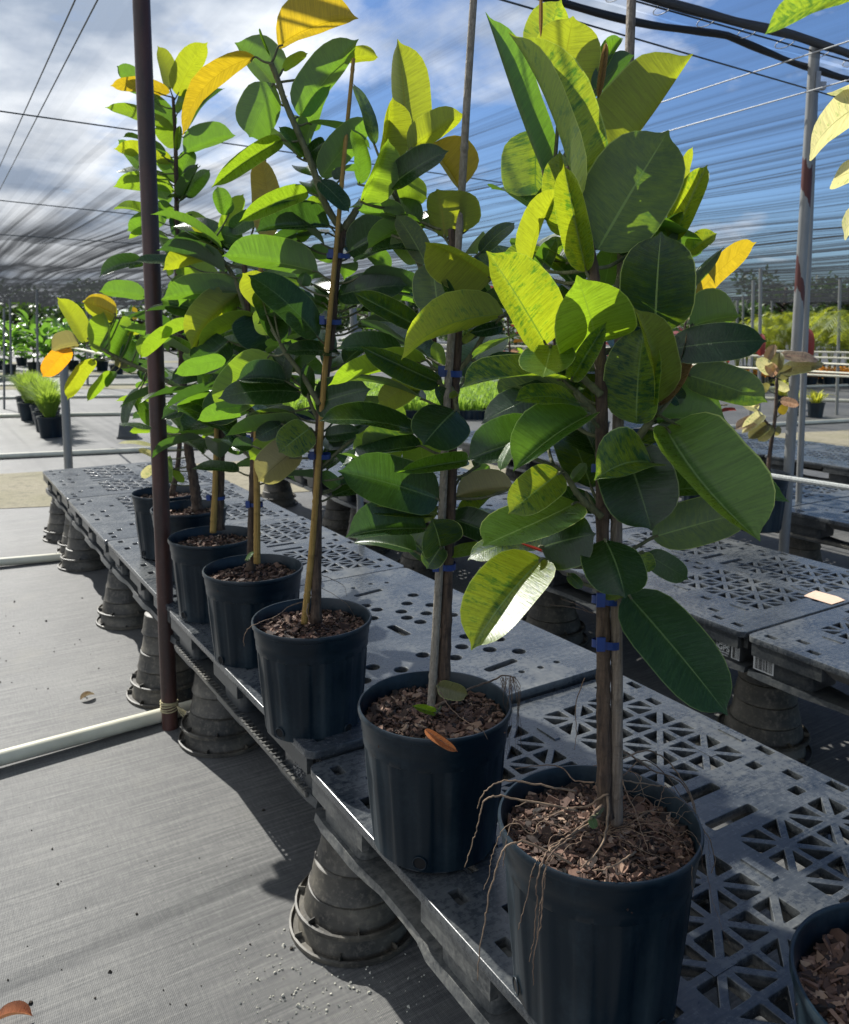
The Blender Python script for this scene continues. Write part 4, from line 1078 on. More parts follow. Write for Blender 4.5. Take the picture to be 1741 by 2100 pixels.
def make_pallet(kind, label, mat, w=.97, l=1.205, ladder=False):
    side_ = MSideLit if mat is MPlas else MSide
    t = thing('plastic_pallet', label, 'pallet', (0, 0, 0), 0, 'plastic pallets laid end to end as benches')
    d = bpy.data.objects.new('deck', deck(kind, w, l)); C.objects.link(d); d.parent = t; d.data.materials.append(mat)
    # skirt: lip over the blocks, sunken sloped beam between them
    m = MB()
    for side in (0, 1):
        X = .006 if side == 0 else w-.006; sg = 1 if side == 0 else -1
        for y0, y1 in ((.02, .27), (.50, .71), (.94, l-.02)): m.box((X+sg*.004, (y0+y1)/2, -.040), (.016, y1-y0, .044))
        for y0, y1 in ((.27, .50), (.71, .94)):
            m.add([(X-sg*.004, y0, -.019), (X-sg*.004, y1, -.019), (X+sg*.012, y1-.03, -.046), (X+sg*.012, y0+.03, -.046), (X+sg*.05, y0+.03, -.046), (X+sg*.05, y1-.03, -.046)], [(0, 3, 2, 1), (3, 4, 5, 2)])
    for Y, sg in ((.006, 1), (l-.006, -1)):
        for x0, x1 in ((.03, .25), (.40, .58), (.74, w-.03)): m.box(((x0+x1)/2, Y+sg*.004, -.040), (x1-x0, .016, .044))
        for x0, x1 in ((.25, .40), (.58, .74)): m.box(((x0+x1)/2, Y+sg*.006, -.030), (x1-x0, .012, .022))
    for x in (.23, .385, .535, .59, .745, .895): m.box((x, l/2, -.030), (.006, l*.9, .020))
    for y in (.085, .53, .62, .68, 1.13): m.box((w/2+.05, y, -.031), (w*.7, .006, .019))
    m.build('edge_skirt', side_, t, smooth=False)
    for x in (.095, w/2, w-.095):
        for y in (.125, l/2, l-.125): blockmesh(x, y, .15, .20 if y != l/2 else .17).build('block', side_, t, smooth=30)
    for x in (.07, w/2, w-.07):
        rm = MB(); wd = .125; n = 24; vs = []
        for i in range(n+1):
            y = l*i/n; e = min(abs(y-q) for q in (.125, l/2, l-.125)); s = max(0, min(1, (e-.10)/.06)); hw = wd/2*(1-.22*s); dz = -.006*s
            vs += [(x-hw, y, -.140), (x-hw*.92, y, -.119+dz), (x+hw*.92, y, -.119+dz), (x+hw, y, -.140)]
        rm.add(vs, [(i*4+j, i*4+(j+1) % 4, (i+1)*4+(j+1) % 4, (i+1)*4+j) for i in range(n) for j in range(4)]+[(0, 1, 2, 3), (n*4+3, n*4+2, n*4+1, n*4)])
        rm.build('runner', side_, t, smooth=30)
    if ladder:
        m = MB(); n = 46
        for i in range(n): m.box((.016, .06+(l-.12)*i/(n-1), -.121), (.022, .0050, .010))
        m.box((.008, l/2, -.124), (.006, l-.08, .012)); m.build('torn_rail', MPlasD, t, smooth=False)
    return t
ROW1 = .705
def place_pallet(t, n, s, z=.48, yaw=0, first=False, label=None, sy=1.0, tilt=0):
    o = t if first else dup(t)
    if label: o['label'] = label
    o.location = W(n, s, z); o.rotation_euler = (tilt, 0, ROWYAW+yaw); o.scale = (1, sy, 1); return o
pa = make_pallet('A', 'nearest black pallet with triangle cut-outs, carrying the two front pots', MPlas)
pb = make_pallet('B', 'round holed pallet behind the second pot, lower rail torn like a ladder', MPlas2, ladder=True)
pc = make_pallet('A', 'x', MPlas2)
place_pallet(pa, ROW1, .452, first=True)
place_pallet(pa, ROW1, -.762, .479, label='black pallet under the pot at the bottom right corner')
place_pallet(pb, ROW1+.008, 1.665, .503, .006, first=True, tilt=-.016)
place_pallet(pc, ROW1+.01, 2.885, .482, .004, first=True, sy=.90, label='triangle cut-out pallet under the fifth, sixth and seventh pots')
place_pallet(pc, ROW1, 3.985, .480, 0, sy=.90, label='empty pallet just beyond the farthest pot of the row')
place_pallet(pc, ROW1, 5.085, .480, 0, sy=.90, label='last pallet of the front row, beside the gravel path')
p2 = place_pallet(pc, 2.25, .452, .478, 0, label='right hand pallet with a white barcode sticker on its corner block')
p3 = place_pallet(pc, 2.25, 1.670, .480, 0, label='pallet with white lettering on its corner block and peach paper on top')
place_pallet(pb, 2.26, 2.895, .480, 0, label='round holed pallet behind the nearest tree in the second row')
place_pallet(pc, 2.26, 4.11, .480, 0, label='second row pallet behind the round holed pallet')
place_pallet(pc, 2.26, 5.33, .480, 0, label='farthest pallet of the second row near the gravel path')
place_pallet(pb, 3.97, 1.55, .480, 0, label='round holed pallet at the right edge behind the grey post')
for k, lb in enumerate(('third row pallet right behind the round holed one at the right edge', 'third row pallet beyond the thin grey post', 'third row pallet among the coppery trees')):
    place_pallet(pc, 3.97, 2.77+k*1.215, .480, 0, label=lb)
for k, lb in enumerate(('fourth row pallet at the far right edge', 'fourth row pallet beyond the third row at the right', 'fourth row pallet nearest the gravel path at the right')):
    place_pallet(pc, 5.55, 1.6+k*1.215, .480, 0, label=lb)
# lettering and stickers
def textmesh(s, size, parent, mat, M, name='lettering', ext=.0004, offset=0):
    cu = bpy.data.curves.new('txt', 'FONT'); cu.body = s; cu.size = size; cu.extrude = ext; cu.align_x = 'CENTER'; cu.offset = offset
    o = bpy.data.objects.new('t', cu); C.objects.link(o); dg = bpy.context.evaluated_depsgraph_get()
    me = bpy.data.meshes.new_from_object(o.evaluated_get(dg)); bpy.data.objects.remove(o); me.materials.clear(); me.materials.append(mat)
    for v in me.vertices: v.co = M @ v.co
    q = bpy.data.objects.new(name, me); C.objects.link(q); q.parent = parent; return q
FACE = Matrix(((0, 0, -1), (-1, 0, 0), (0, 1, 0)))          # text x -> -y (reads left to right from the aisle), y -> z, normal -> -x
def onface(x, y, z): return Matrix.Translation((x, y, z)) @ FACE.to_4x4()
def sticker(parent, x, y, z, w=.062, h=.058, seed=1):
    m = MB(); m.box((x, y, z), (.0008, w, h)); s = m.build('barcode_sticker', MWhite, parent, smooth=False); r = random.Random(seed); b = MB(); yy = -w*.42
    while yy < w*.42:
        bw = r.choice((.0008, .0012, .002, .003)); b.box((x-.0006, y+yy, z-.006), (.0006, bw, h*.72)); yy += bw+r.choice((.001, .0016, .0024))
    b.box((x-.0006, y-w*.2, z+h*.36), (.0006, w*.35, .002)); b.box((x-.0006, y-w*.36, z+h*.42), (.0006, .004, .004)); b.build('barcode', MInk, s, smooth=False); return s
sticker(p2, .0188, 1.15, -.076, .075, .072, 2)
sticker(p3, .0188, .040, -.078, .032, .062, 5)
for s_, sz, yy, zz in (('Property of', .0115, .090, -.072), ('iGPS', .028, .090, -.093), ('1-800-884-0225', .0075, .090, -.102), ('www.igps.net', .0075, .090, -.110)):
    textmesh(s_, sz, p3, MWhite, onface(.0184, yy, zz), offset=.0006 if sz > .02 else .0002)
sticker(p2, .0188, .10, -.076, .05, .06, 8)
m = MB(); m.add([(.50, .12, .0012), (.50, -.02+.03, .0012), (.585, .012, .0012), (.60, .05, .0012), (.595, .135, .0012), (.55, .13, .0012)], [(0, 1, 2, 3, 4, 5)])
po = m.build('paper_scrap', MPeach, None, smooth=False); po.location = W(2.25, 1.670, .4815); po.rotation_euler = (0, 0, ROWYAW); tag(po, 'torn peach paper label on the deck of the second row pallet', 'paper')
# embossed emblem on the corner block of the round holed pallet
def emblem(parent, x, y, z):
    m = MB(); r = random.Random(3)
    for rad in (.026, .017): m.tube([V((x, y+rad*math.cos(t*.2618), z+rad*math.sin(t*.2618))) for t in range(25)], .0014, 5, False)
    m.box((x, y, z-.004), (.002, .016, .005)); m.box((x, y+.005, z+.006), (.002, .005, .014))
    for i in range(70): m.box((x, y+r.uniform(-.035, .03), z-.035+r.uniform(-.02, .012)), (.003, .003, .003))
    m.build('embossed_emblem', MEmb, parent, smooth=30)
emblem(pb, .0190, .11, -.062)
sticker(pc, .0188, 1.06, -.076, .05, .06, 9)
mm_ = MB()
for i in range(60):
    rr = random.Random(i); mm_.box((.45+rr.uniform(-.05, .05), 1.10+rr.uniform(-.028, .028), .0008), (rr.uniform(.004, .012), .002, .0016), Matrix.Rotation(rr.choice((0, .5, 1.57)), 3, 'Z'))
mm_.build('embossed_marks', MEmb, p2, smooth=False)
# raised pads on the nearest decks
for P_ in (pa, p3, p2):
    for qx in (.235, .60):
        for qy in (.10, .70):
            for x, y, w, h in ((qx-.035, qy+.07, .018, .075), (qx-.035, qy+.33, .018, .075), (qx+.345, qy+.09, .018, .075)):
                m = MB(); m.box((x, y, .0005), (w, h, .006), None, .88); m.build('raised_pad', MPlas2, P_, smooth=False)
            for x, y, w, h in ((qx+.075, qy+.21, .058, .020), (qx+.225, qy+.07, .020, .055)):
                m = MB(); m.box((x, y, -.004), (w, h, .010), None, .9); m.build('grip_pad', MPlas2, P_, smooth=False)
# ================================================= stacks of upturned pots
ordn = ['bottom', 'second', 'third', 'fourth', 'fifth', 'top']
def stack(where, px=None, py=None, n=None, s=None, seed=1, h=.338, k=5, scale=1.0):
    p = HP(px, py, 0) if px is not None else W(n, s, 0); r = random.Random(seed); z = 0; R0 = .142*scale; dz = [.058, .062, .070, .072, .08]; tot = sum(dz[:k]); f = h/tot; grp = 'weathered upturned pots stacked as bench feet'
    offx, offy = r.uniform(-.01, .01), r.uniform(-.01, .01)
    for i in range(k):
        hh = dz[i]*f; rb = R0-.012*i-(.006 if i > 1 else 0); rt_ = rb-.012; m = MB(); tr = .004
        if i < 2: prof = [(rb+.020, 0), (rb+.023, .002), (rb+.023, .012), (rb+.018, .014), (rb+.016, .006), (rb+.002, .006), (rb, .012), (rt_+.002, hh-.003), (rt_-.004, hh), (.02, hh)]
        else: prof = [(rb-.01, 0), (rb+.004, 0), (rb+.0055, .003), (rb+.003, .009), (rb+.001, .012), (rt_+.003, hh-.004), (rt_-.003, hh), (.02, hh)]
        sd = r.uniform(0, 50)
        m.lathe(prof, 44, fn=lambda rr, zz, q: rr*(1+.010*noise.noise(V((math.cos(q)*1.6+sd, math.sin(q)*1.6, zz*8)))))
        if i < 2:
            for q in range(7): a = q*.9+sd; m.box(((rb+.010)*math.cos(a), (rb+.010)*math.sin(a), .012), (.018, .003, .018), Matrix.Rotation(a, 3, 'Z'))
        o = m.build('upturned_pot', MOld, smooth=35)
        o.location = (p.x+r.uniform(-.004, .004)+offx*i/k, p.y+r.uniform(-.004, .004), z+(.0005 if i else 0)); o.rotation_euler = (0, 0, r.uniform(0, 6))
        tag(o, f"{'top' if i == k-1 else ordn[i]} pot of the stack {where}", 'pot', grp); z += hh
stack('left of the second plant, on the sunny cloth', n=.852, s=1.71, seed=2, h=.330)
stack('right behind the foot of the red post and pipe end', n=.872, s=2.80, seed=3, h=.330)
stack('half hidden behind the red post', n=.800, s=3.28, seed=4)
stack('under the pallet seam left of the red post', n=.845, s=4.22, seed=5)
stack('where the farther white pipe ends', n=.835, s=5.36, seed=6)
stack('second from the far corner of the front row', n=.86, s=5.72, seed=7, scale=.9)
stack('under the far corner of the front row', n=.84, s=6.14, seed=8)
for k, (n_, s_, w_) in enumerate(((2.46, 1.73, 'under the lettered pallet corner'), (2.50, 2.90, 'seen between the two front trees'), (2.50, 4.10, 'behind the round holed pallet of the front row'),
    (2.52, 5.25, 'left of the small grey post in the second row'), (2.50, 6.40, 'alone by the gravel path'), (2.46, 4.75, 'second row, behind the third tree trunk'), (2.50, .5, 'under the right hand pallet'),
    (4.14, 2.72, 'left of the thin grey post in the third row'), (4.14, 1.75, 'under the round holed pallet at the right edge'), (4.14, 4.0, 'third row behind the nearest trunk'), (4.14, 5.3, 'third row near the coppery trees'),
    (1.5, 1.70, 'inside under the round holed pallet'), (3.03, 2.9, 'at the far side of the second row'), (5.7, 2.8, 'under the fourth row at the right'))):
    stack(w_, n=n_, s=s_, seed=20+k)
# ================================================= pipes, posts, rope
def pipe(label, a, b, r, mat, name='pipe', cat='pipe', group=None, k=16):
    m = MB(); m.tube([V(a), V(a).lerp(V(b), .33)+V((0, 0, .002)), V(a).lerp(V(b), .66), V(b)], r, k); return tag(m.build(name, mat, smooth=40), label, cat, group)
GP = 'white pipes lying across the cloth'
a, b = HP(385, 1452, .027), HP(0, 1556, .033); dd = (b-a)
pipe('near white pipe lying from the foot of the red post to the left edge', a-dd*.05, b+dd*2.5, .026, MPVC, group=GP)
a, b = HP(125, 1142, .025), HP(0, 1153, .03); pipe('second white pipe lying from a pot stack to the left edge', a, b+(b-a)*8, .026, MPVC, group=GP)
a, b = HP(300, 922, .03), HP(0, 936, .03); pipe('third white pipe lying beyond the front row and the gravel path', a-(b-a)*1.2, b+(b-a)*6, .03, MPVC, group=GP)
for i, (y0, y1) in enumerate(((848, 853), (812, 816), (788, 790), (770, 772))):
    a, b = HP(300, y0, .03), HP(0, y1, .03); pipe(['fourth', 'fifth', 'sixth', 'farthest'][i]+' white pipe on the cloth behind the farthest pallets', a-(b-a)*.6, b+(b-a)*2, .03, MPVC, group=GP)
for i, (x0, y0, x1, y1) in enumerate(((1600, 818, 1741, 822), (1560, 872, 1741, 862), (1580, 795, 1741, 790))):
    a, b = HP(x0, y0, .03), HP(x1, y1, .03); pipe(['white pipe on the cloth just behind the bromeliads', 'white pipe on the cloth in front of the bromeliads', 'white pipe on the cloth by the orange plants'][i], a-(b-a)*.5, b+(b-a)*2, .03, MPVC, group=GP)
def post(label, bpx, bpy_, Y, tpx, r, mat, top=2.72, cap=False, name='post', group='posts holding up the shade cloth', zb=0):
    B = U(bpx, bpy_, Y); B = V((B.x, B.y, zb)); tz = top
    # the top keeps the same distance; find its x so that it shows at tpx
    y_t = YP-F_PX*math.tan(math.atan((tz-CZ)/Y)+PITCH); T = U(tpx, y_t, Y); T = V((T.x, T.y, tz))
    t = thing(name, label, 'post', B, 0, group); m = MB(); m.tube([V((0, 0, 0)), (T-B)*.5, T-B], r, 20); m.build('tube', mat, t, smooth=40)
    if cap: m = MB(); m.tube([(T-B)*.975, (T-B)*.995], r*1.15, 20); m.build('cap', MGalv, t, smooth=40)
    return t, B, T
gp = HP(349, 1492, 0)
pr_, B_, T_ = post('dark red post standing on the cloth where the near white pipe is tied', 349, 1492, gp.y, 285, .0285, MPoleR, cap=True)
m = MB()
for i in range(5): m.tube([V((.031*math.cos(t*.5236), .031*math.sin(t*.5236), .075+i*.007+.004*math.sin(t*.5236+i))) for t in range(13)], .0028, 5, False)
for i in range(4): m.tube(smoothpts([V((.03, -.01, .09)), V((.05+i*.01, -.02, .06)), V((.09, -.03+i*.01, .03)), V((.12, 0, .01))]), .0022, 5)
m.build('twine_lashing', MTwine, pr_)
k = 1.2; q = HP(1606, 1143, .48); gy = q.y*k
pg, Bg, Tg = post('tall grey post with patches of red paint under the black cable at the right', 1606, 1143, gy, 1671, .0255, M_pole_grey('grey_pole_with_red_patches', ((2.06, 2.26), (1.64, 1.75))), top=2.80, cap=False)
tz_ = U(1671, 170, gy).z; m = MB(); m.box((Tg-Bg)*((tz_)/2.8)+V((.012, -.031, 0)), (.022, .006, .09)); m.box((Tg-Bg)*(tz_/2.8)+V((.036, -.02, -.02)), (.03, .03, .035)); m.build('bracket', MGalv, pg, smooth=False)
q = HP(1641, 1036, .48); post('thin grey post standing behind the tall grey post', 1641, 1036, q.y*1.02, 1672, .0175, MPoleG, top=2.78)
q = HP(748, 1172, .0); post('slim grey post between the two front pallet rows', 748, 1172, HP(748, 1172, .35).y, 724, .0155, MPoleG, top=1.55, name='post', group='low posts between the benches')
q = HP(140, 952, .0); post('far galvanised post behind the last pallet of the front row', 140, 952, q.y*.80, 128, .035, MPoleG, top=1.32, group='low posts between the benches')
q = HP(734, 760, 0)
for i, (px, pyb, Y, tx, r, tp_, lb) in enumerate(((737, 800, 5.2, 733, .034, 1.50, 'thick grey post stub showing between the second and third trees'), (9, 845, 14.5, 8, .03, 1.75, 'thin post at the left edge among the broadleaf plants'),
    (300, 800, 12.0, 300, .028, 1.6, 'thin post behind the orange tipped branch'), (22, 760, 22, 20, .045, 2.15, 'post under the cloth at the far left'), (76, 760, 20, 75, .045, 2.3, 'post under the cloth beside the broadleaf plants'),
    (178, 760, 20, 178, .045, 2.2, 'post under the cloth above the orange leaf'), (184, 760, 26, 186, .05, 2.3, 'post farther back above the orange leaf'), (758, 720, 22, 757, .05, 2.4, 'post under the cloth left of the second tree'),
    (775, 720, 30, 774, .05, 2.4, 'second post under the cloth left of the second tree'), (835, 720, 24, 834, .06, 2.4, 'post under the cloth just left of the marbled leaves'), (860, 720, 34, 860, .06, 2.4, 'far post behind the marbled leaves of the second tree'),
    (1541, 830, 11, 1545, .032, 2.05, 'post among the palms left of the tall grey post'), (1558, 830, 12.5, 1560, .04, 2.3, 'taller post among the palms left of the tall grey post'), (1512, 760, 22, 1512, .05, 2.1, 'far post before the dark trees'), (1524, 760, 24, 1524, .05, 2.3, 'second far post before the dark trees'),
    (1718, 814, 13.6, 1723, .04, 2.2, 'post among the palms right of the tall grey post'), (1583, 740, 26, 1583, .05, 2.2, 'far post behind the palms'), (1640, 745, 30, 1640, .055, 2.2, 'far post behind the tall grey post'))):
    post(lb, px, pyb, Y, tx, r*(.62 if i else .8), MPoleG, top=tp_, group='distant posts of the shade house')
def rail(label, x1, y1, Y1, x2, y2, r, mat, name='rail', cat='rail', group='white rails behind the benches', ext1=.6, ext2=.5, sag=0):
    A = U(x1, y1, Y1); B = U(x2, y2, Y1*(y1-HOR)/(y2-HOR)); D = B-A; A, B = A-D*ext1, B+D*ext2
    m = MB(); m.tube([A.lerp(B, i/12)-V((0, 0, sag*4*(i/12)*(1-i/12))) for i in range(13)], r, 8); return tag(m.build(name, mat, smooth=40), label, cat, group)
rail('nearest white rail, passing in front of the leaning bare trunk', 1741, 766, 5.0, 846, 717, .0075, MPVC)
rail('white rail at the top, level with the two red leaf tips', 1741, 723, 7.5, 949, 708, .009, MPVC)
rail('white rail just under the topmost one', 1741, 735, 7.0, 1511, 728.6, .0085, MPVC)
rail('short white rail showing only at the right edge', 1741, 748, 6.5, 1688, 745.6, .0085, MPVC, ext2=.1)
rail('white rail above the orange plants', 1741, 772.4, 5.6, 1637, 767.5, .008, MPVC)
rail('white rail behind the orange tipped branch at the left', 181, 720, 9, 143, 712, .012, MPVC, ext1=.6, ext2=.3)
rail('white rail behind the third tree', 760, 716, 9, 600, 710, .010, MPVC, ext1=.3)
rail('thick grey braided rope stretched at bench height past the grey posts', 1741, 1000, 3.05, 1357, 942, .0105, MRope, 'rope', 'rope', None, ext1=.5, ext2=.15)
# ================================================= overhead wires, black hem, shade cloth
def wire(label, x1, y1, x2, y2, z, r=.0030, mat=None, e=.5, sag=0, group='wires under the shade cloth'):
    A, B = HP(x1, y1, z), HP(x2, y2, z); D = B-A; A, B = A-D*e, B+D*e
    m = MB(); m.tube([A.lerp(B, i/14)-V((0, 0, sag*4*(i/14)*(1-i/14))) for i in range(15)], r, 6); return tag(m.build('wire', mat or MWire), label, 'wire', group)
wire('steep wire nearest the top left corner', 154, 0, 0, 340, 2.66, .0032, MWire)
wire('second steep wire from the top left corner', 200, 0, 0, 388, 2.66, .0032, MWire)
wire('cross wire running behind the top of the red post and the two middle trees', 0, 228, 1033, 375, 2.62, .0042)
wire('cross wire low at the left, behind the tall thin tree', 0, 411, 275, 440, 2.62, .005)
wire('lowest cross wire at the left', 0, 481, 285, 500, 2.62, .006)
wire('cross wire from the top of the nearest tree to the bracket on the grey post', 1030, 0, 1650, 180, 2.62, .0036)
wire('pale wire running from the top of the grey post to the far left', 1325, 220, 1647, 115, 2.70, .0035, MWireL, 1.2)
wire('second pale wire below the top of the grey post', 1360, 272, 1638, 193, 2.58, .0035, MWireL, 1.2)
# hem: two sagging black bundles with rings along the cross cable
GPt = U(1668, 105, gy); hz = GPt.z
tA, tB = HP(1310, 0, hz), V((GPt.x, GPt.y, hz)); dirh = DN
def hempath(off, zo, amp, ph):
    P = []
    for i in range(-60, 61):
        x = i*.08; P.append(V((GPt.x, GPt.y, hz))+dirh*x+DS*off+V((0, 0, zo-amp*abs(math.sin(x*1.9+ph))+.006*noise.noise(V((x*4, off*9, 0))))))
    return P
tH = thing('cable_hem', 'pair of black hems hooked along the cable over the grey post at the top right', 'cable', (GPt.x, GPt.y, hz))
def loc_(P): o = V((GPt.x, GPt.y, hz)); return [p-o for p in P]
m = MB(); P = loc_(hempath(-.055, .02, .02, .4)); m.tube(P, [.020+.005*noise.noise(V((i*.3, 0, 0))) for i in range(len(P))], 10); m.build('near_hem', MBlk, tH)
m = MB(); P = loc_(hempath(.05, -.01, .05, 1.1)); m.tube(P, [.016+.004*noise.noise(V((i*.3, 5, 0))) for i in range(len(P))], 10); m.build('far_hem', MBlk, tH)
m = MB(); m.tube([dirh*(-5), dirh*5], .004, 8); m.build('cable', MWire, tH)
m = MB()
for i in range(-16, 17):
    c = dirh*(i*.27+.05); m.tube([c+DS*(.035*math.cos(t*.5236)*1.5)+V((0, 0, .02*math.sin(t*.5236))) for t in range(13)], .0022, 5, False)
m.build('hook', MGalv, tH)
sH = GPt.dot(DS)
CLZ = 2.80
def cloth(name, label, s0, s1, n0, n1, ds, dn, amp, seed, kmul=1.0):
    m = MB(); ns_ = int((s1-s0)/ds); nn = int((n1-n0)/dn); vs = []
    for i in range(ns_+1):
        s = s0+(s1-s0)*(i/ns_)**1.5 if ns_ > 10 else s0+(s1-s0)*i/ns_
        for j in range(nn+1):
            n = n0+(n1-n0)*j/nn; far = min(1, max(0, (s-s0-.4)/3.0))
            f = noise.noise(V((n*3.1, s*.06, seed)))*.7+noise.noise(V((n*7.9+3, s*.10, seed+4)))*.55+noise.noise(V((n*1.1, s*.05, seed+9)))*.6
            amp_l = amp*(.25+.75*far)*(.55+.45*min(1, max(0, (n+2)/6)) if s < 9 else 1)
            f += min(1, max(0, (s-9)/14))*1.6*noise.noise(V((s*.35, n*.05, seed+31)))
            sag = -.05*abs(math.sin(s*.42))*far-.04*abs(math.sin(n*.5))
            p = W(n+.04*noise.noise(V((n*2, s*.3, 7)))*far, s, CLZ+amp_l*f+sag); vs.append(p)
    m.add(vs, [(i*(nn+1)+j, (i+1)*(nn+1)+j, (i+1)*(nn+1)+j+1, i*(nn+1)+j+1) for i in range(ns_) for j in range(nn)])
    return tag(m.build(name, MCloth), label, 'shade cloth', 'shade cloth panels')
cloth('shade_cloth', 'large pleated translucent grey shade cloth stretched over the whole nursery', sH+.05, 70, -34, 60, .45, .065, .055, 2)
cloth('shade_cloth', 'smooth shade cloth panel in the top right corner beyond the black hem', sH-6, sH-.06, -3, 14, .4, .2, .012, 12)
# ================================================= plants in the distance
def blades(m, c, n, h, spread, w, r, curve=.5, up=.9):
    for i in range(n):
        q = r.uniform(0, 6.283); e = r.uniform(.1, 1)*spread; d = V((math.cos(q), math.sin(q), 0)); L_ = h*r.uniform(.6, 1.1); b = V(c)+d*r.uniform(0, .05)
        p0, p1, p2 = b, b+d*e*L_*.4+V((0, 0, L_*up*.6)), b+d*e*L_+V((0, 0, L_*up*(1-curve*e)))
        s = d.cross(V((0, 0, 1)))*w; m.add([p0-s*.5, p0+s*.5, p1+s, p1-s, p2], [(0, 1, 2, 3), (3, 2, 4)])
def leafcloud(m, c, n, rx, rz, s, r, tilt=1.0):
    for i in range(n):
        q = r.uniform(0, 6.283); u = r.random()**.4; z = r.uniform(-1, 1); rr = math.sqrt(max(0, 1-z*z))*u
        p = V(c)+V((rx*rr*math.cos(q), rx*rr*math.sin(q), rz*z*u)); a = V((r.gauss(0, 1), r.gauss(0, 1), r.gauss(0, .7)*tilt)).normalized(); b = a.cross(V((r.gauss(0, 1), r.gauss(0, 1), r.gauss(0, 1)))).normalized()
        L_ = s*r.uniform(.6, 1.2); m.add([p, p+a*L_*.5+b*L_*.22, p+a*L_, p+a*L_*.5-b*L_*.22], [(0, 1, 2, 3)])
def smallpot(parent, r=.12, h=.22, z=0):
    m = MB(); m.lathe([(0, 0), (r*.8, 0), (r*.98, h*.9), (r*1.05, h*.9), (r*1.05, h), (r*.93, h), (r*.9, h*.85), (0, h*.85)], 20); return m.build('pot', MPot, parent, smooth=40, loc=(0, 0, z))
def gth(name, label, cat, px, py, group): p = HP(px, py, 0); return thing(name, label, cat, p, 0, group), p
bl = [(122, 897), (108, 885), (97, 876), (88, 868), (80, 861), (70, 855), (58, 851), (46, 846)]
for i, (px, py) in enumerate(bl):
    t, p = gth('potted_shrub', ['nearest', 'second', 'third', 'fourth', 'fifth', 'sixth', 'seventh', 'farthest'][i]+' feathery green shrub of the short row at the left', 'shrub', px, py, 'feathery shrubs in black pots at the left'); r = random.Random(i+90)
    smallpot(t, .165, .28); t.rotation_euler = (0, 0, r.uniform(0, 6)); t.location = t.location+V((r.uniform(-.15, .15), r.uniform(-.1, .1), 0)); m = MB(); blades(m, (0, 0, .24), 520, .56, .75, .008, r, .35); m.build('foliage', MFbush, t, smooth=False)
def broadleaf(label, px, py, h, seed, n=44, size=.46, kind='n'):
    t, p = gth('broadleaf_plant', label, 'plant', px, py, 'large leaved plants at the far left'); r = random.Random(seed); smallpot(t, .2, .3)
    P = trunk(t, [V((0, 0, .25)), V((.03, 0, h*.5)), V((0, .03, h*.9))], .03, .015, MStem)
    for i in range(n):
        z = h*(.35+.6*i/n); ph = i*2.4+r.uniform(-.5, .5); e = r.uniform(-.3, .9); d = V((math.cos(ph)*math.cos(e), math.sin(ph)*math.cos(e), math.sin(e))); s = size*r.uniform(.7, 1.1)
        B = V((0, 0, z))+d*size*.5; side = d.cross(V((0, 0, 1))).normalized(); upv = side.cross(d)
        leaf_core(t, B, B+d*s, (-side+upv*.3).normalized(), (side+upv*.3).normalized(), s*.30, kind, 1, .12, 0, None, V((0, 0, z-.1)), coarse=True)
for i, (px, py, h) in enumerate(((70, 762, 1.55), (20, 768, 1.35), (-20, 775, 1.4), (150, 758, 1.25), (112, 752, 1.3), (210, 760, 1.15), (240, 770, 1.0), (45, 750, 1.3), (-5, 758, 1.5), (95, 768, 1.2), (130, 745, 1.6), (175, 748, 1.3), (205, 746, 1.5), (255, 750, 1.4), (290, 752, 1.3))):
    broadleaf(['tallest large leaved plant at the far left under the cloth', 'large leaved plant near the left edge', 'large leaved plant cut by the left edge', 'large leaved plant just left of the orange leaf', 'large leaved plant behind the yellow leaf tips', 'large leaved plant behind the leaning branch', 'low large leaved plant behind the thin post', 'large leaved plant behind the tallest one', 'tall large leaved plant just inside the left edge', 'short large leaved plant right of the tallest one', 'tall large leaved plant in the back row above the feathery shrubs', 'back row large leaved plant over the orange leaf', 'back row large leaved plant over the leaning branch', 'back row large leaved plant left of the red post', 'large leaved plant hidden just behind the red post'][i], px, py, h, i+5)
t, p = gth('square_pot', 'small grey upturned square pot alone on the cloth left of the red post', 'pot', 262, 897, None)
bpy.data.objects.remove(t); m = MB(); m.box((0, 0, .10), (.24, .24, .20), None, .74); m.box((0, 0, .012), (.26, .26, .024)); o = m.build('square_pot', MPlasD, smooth=False); o.location = (p.x, p.y, .001); o.rotation_euler = (0, 0, .3)
tag(o, 'small grey upturned square pot alone on the cloth left of the red post', 'pot')
# bed of small plants seen between the trees
r = random.Random(44); m = MB(); a0, a1 = HP(560, 860, 0), HP(1160, 860, 0); b0, b1 = HP(560, 812, 0), HP(1160, 812, 0)
for i in range(1500):
    u, v = r.random(), r.random(); p = a0.lerp(a1, u).lerp(b0.lerp(b1, u), v); blades(m, (p.x, p.y, .12), 16, .30, .8, .009, r, .3)
tag(m.build('nursery_plants', MFbed, smooth=False), 'dense bed of small bright green nursery plants seen between the tree trunks', None, None, 'stuff')
m = MB()
for i in range(260):
    u, v = (i % 52)/52, (i//52)/5; p = a0.lerp(a1, u).lerp(b0.lerp(b1, u), v); m.lathe([(.06, 0), (.08, .14), (.07, .14), (.0, .12)], 8, (p.x, p.y, .002))
tag(m.build('nursery_pots', MPot, smooth=False), 'small black pots under the bed of bright green plants', None, None, 'stuff')
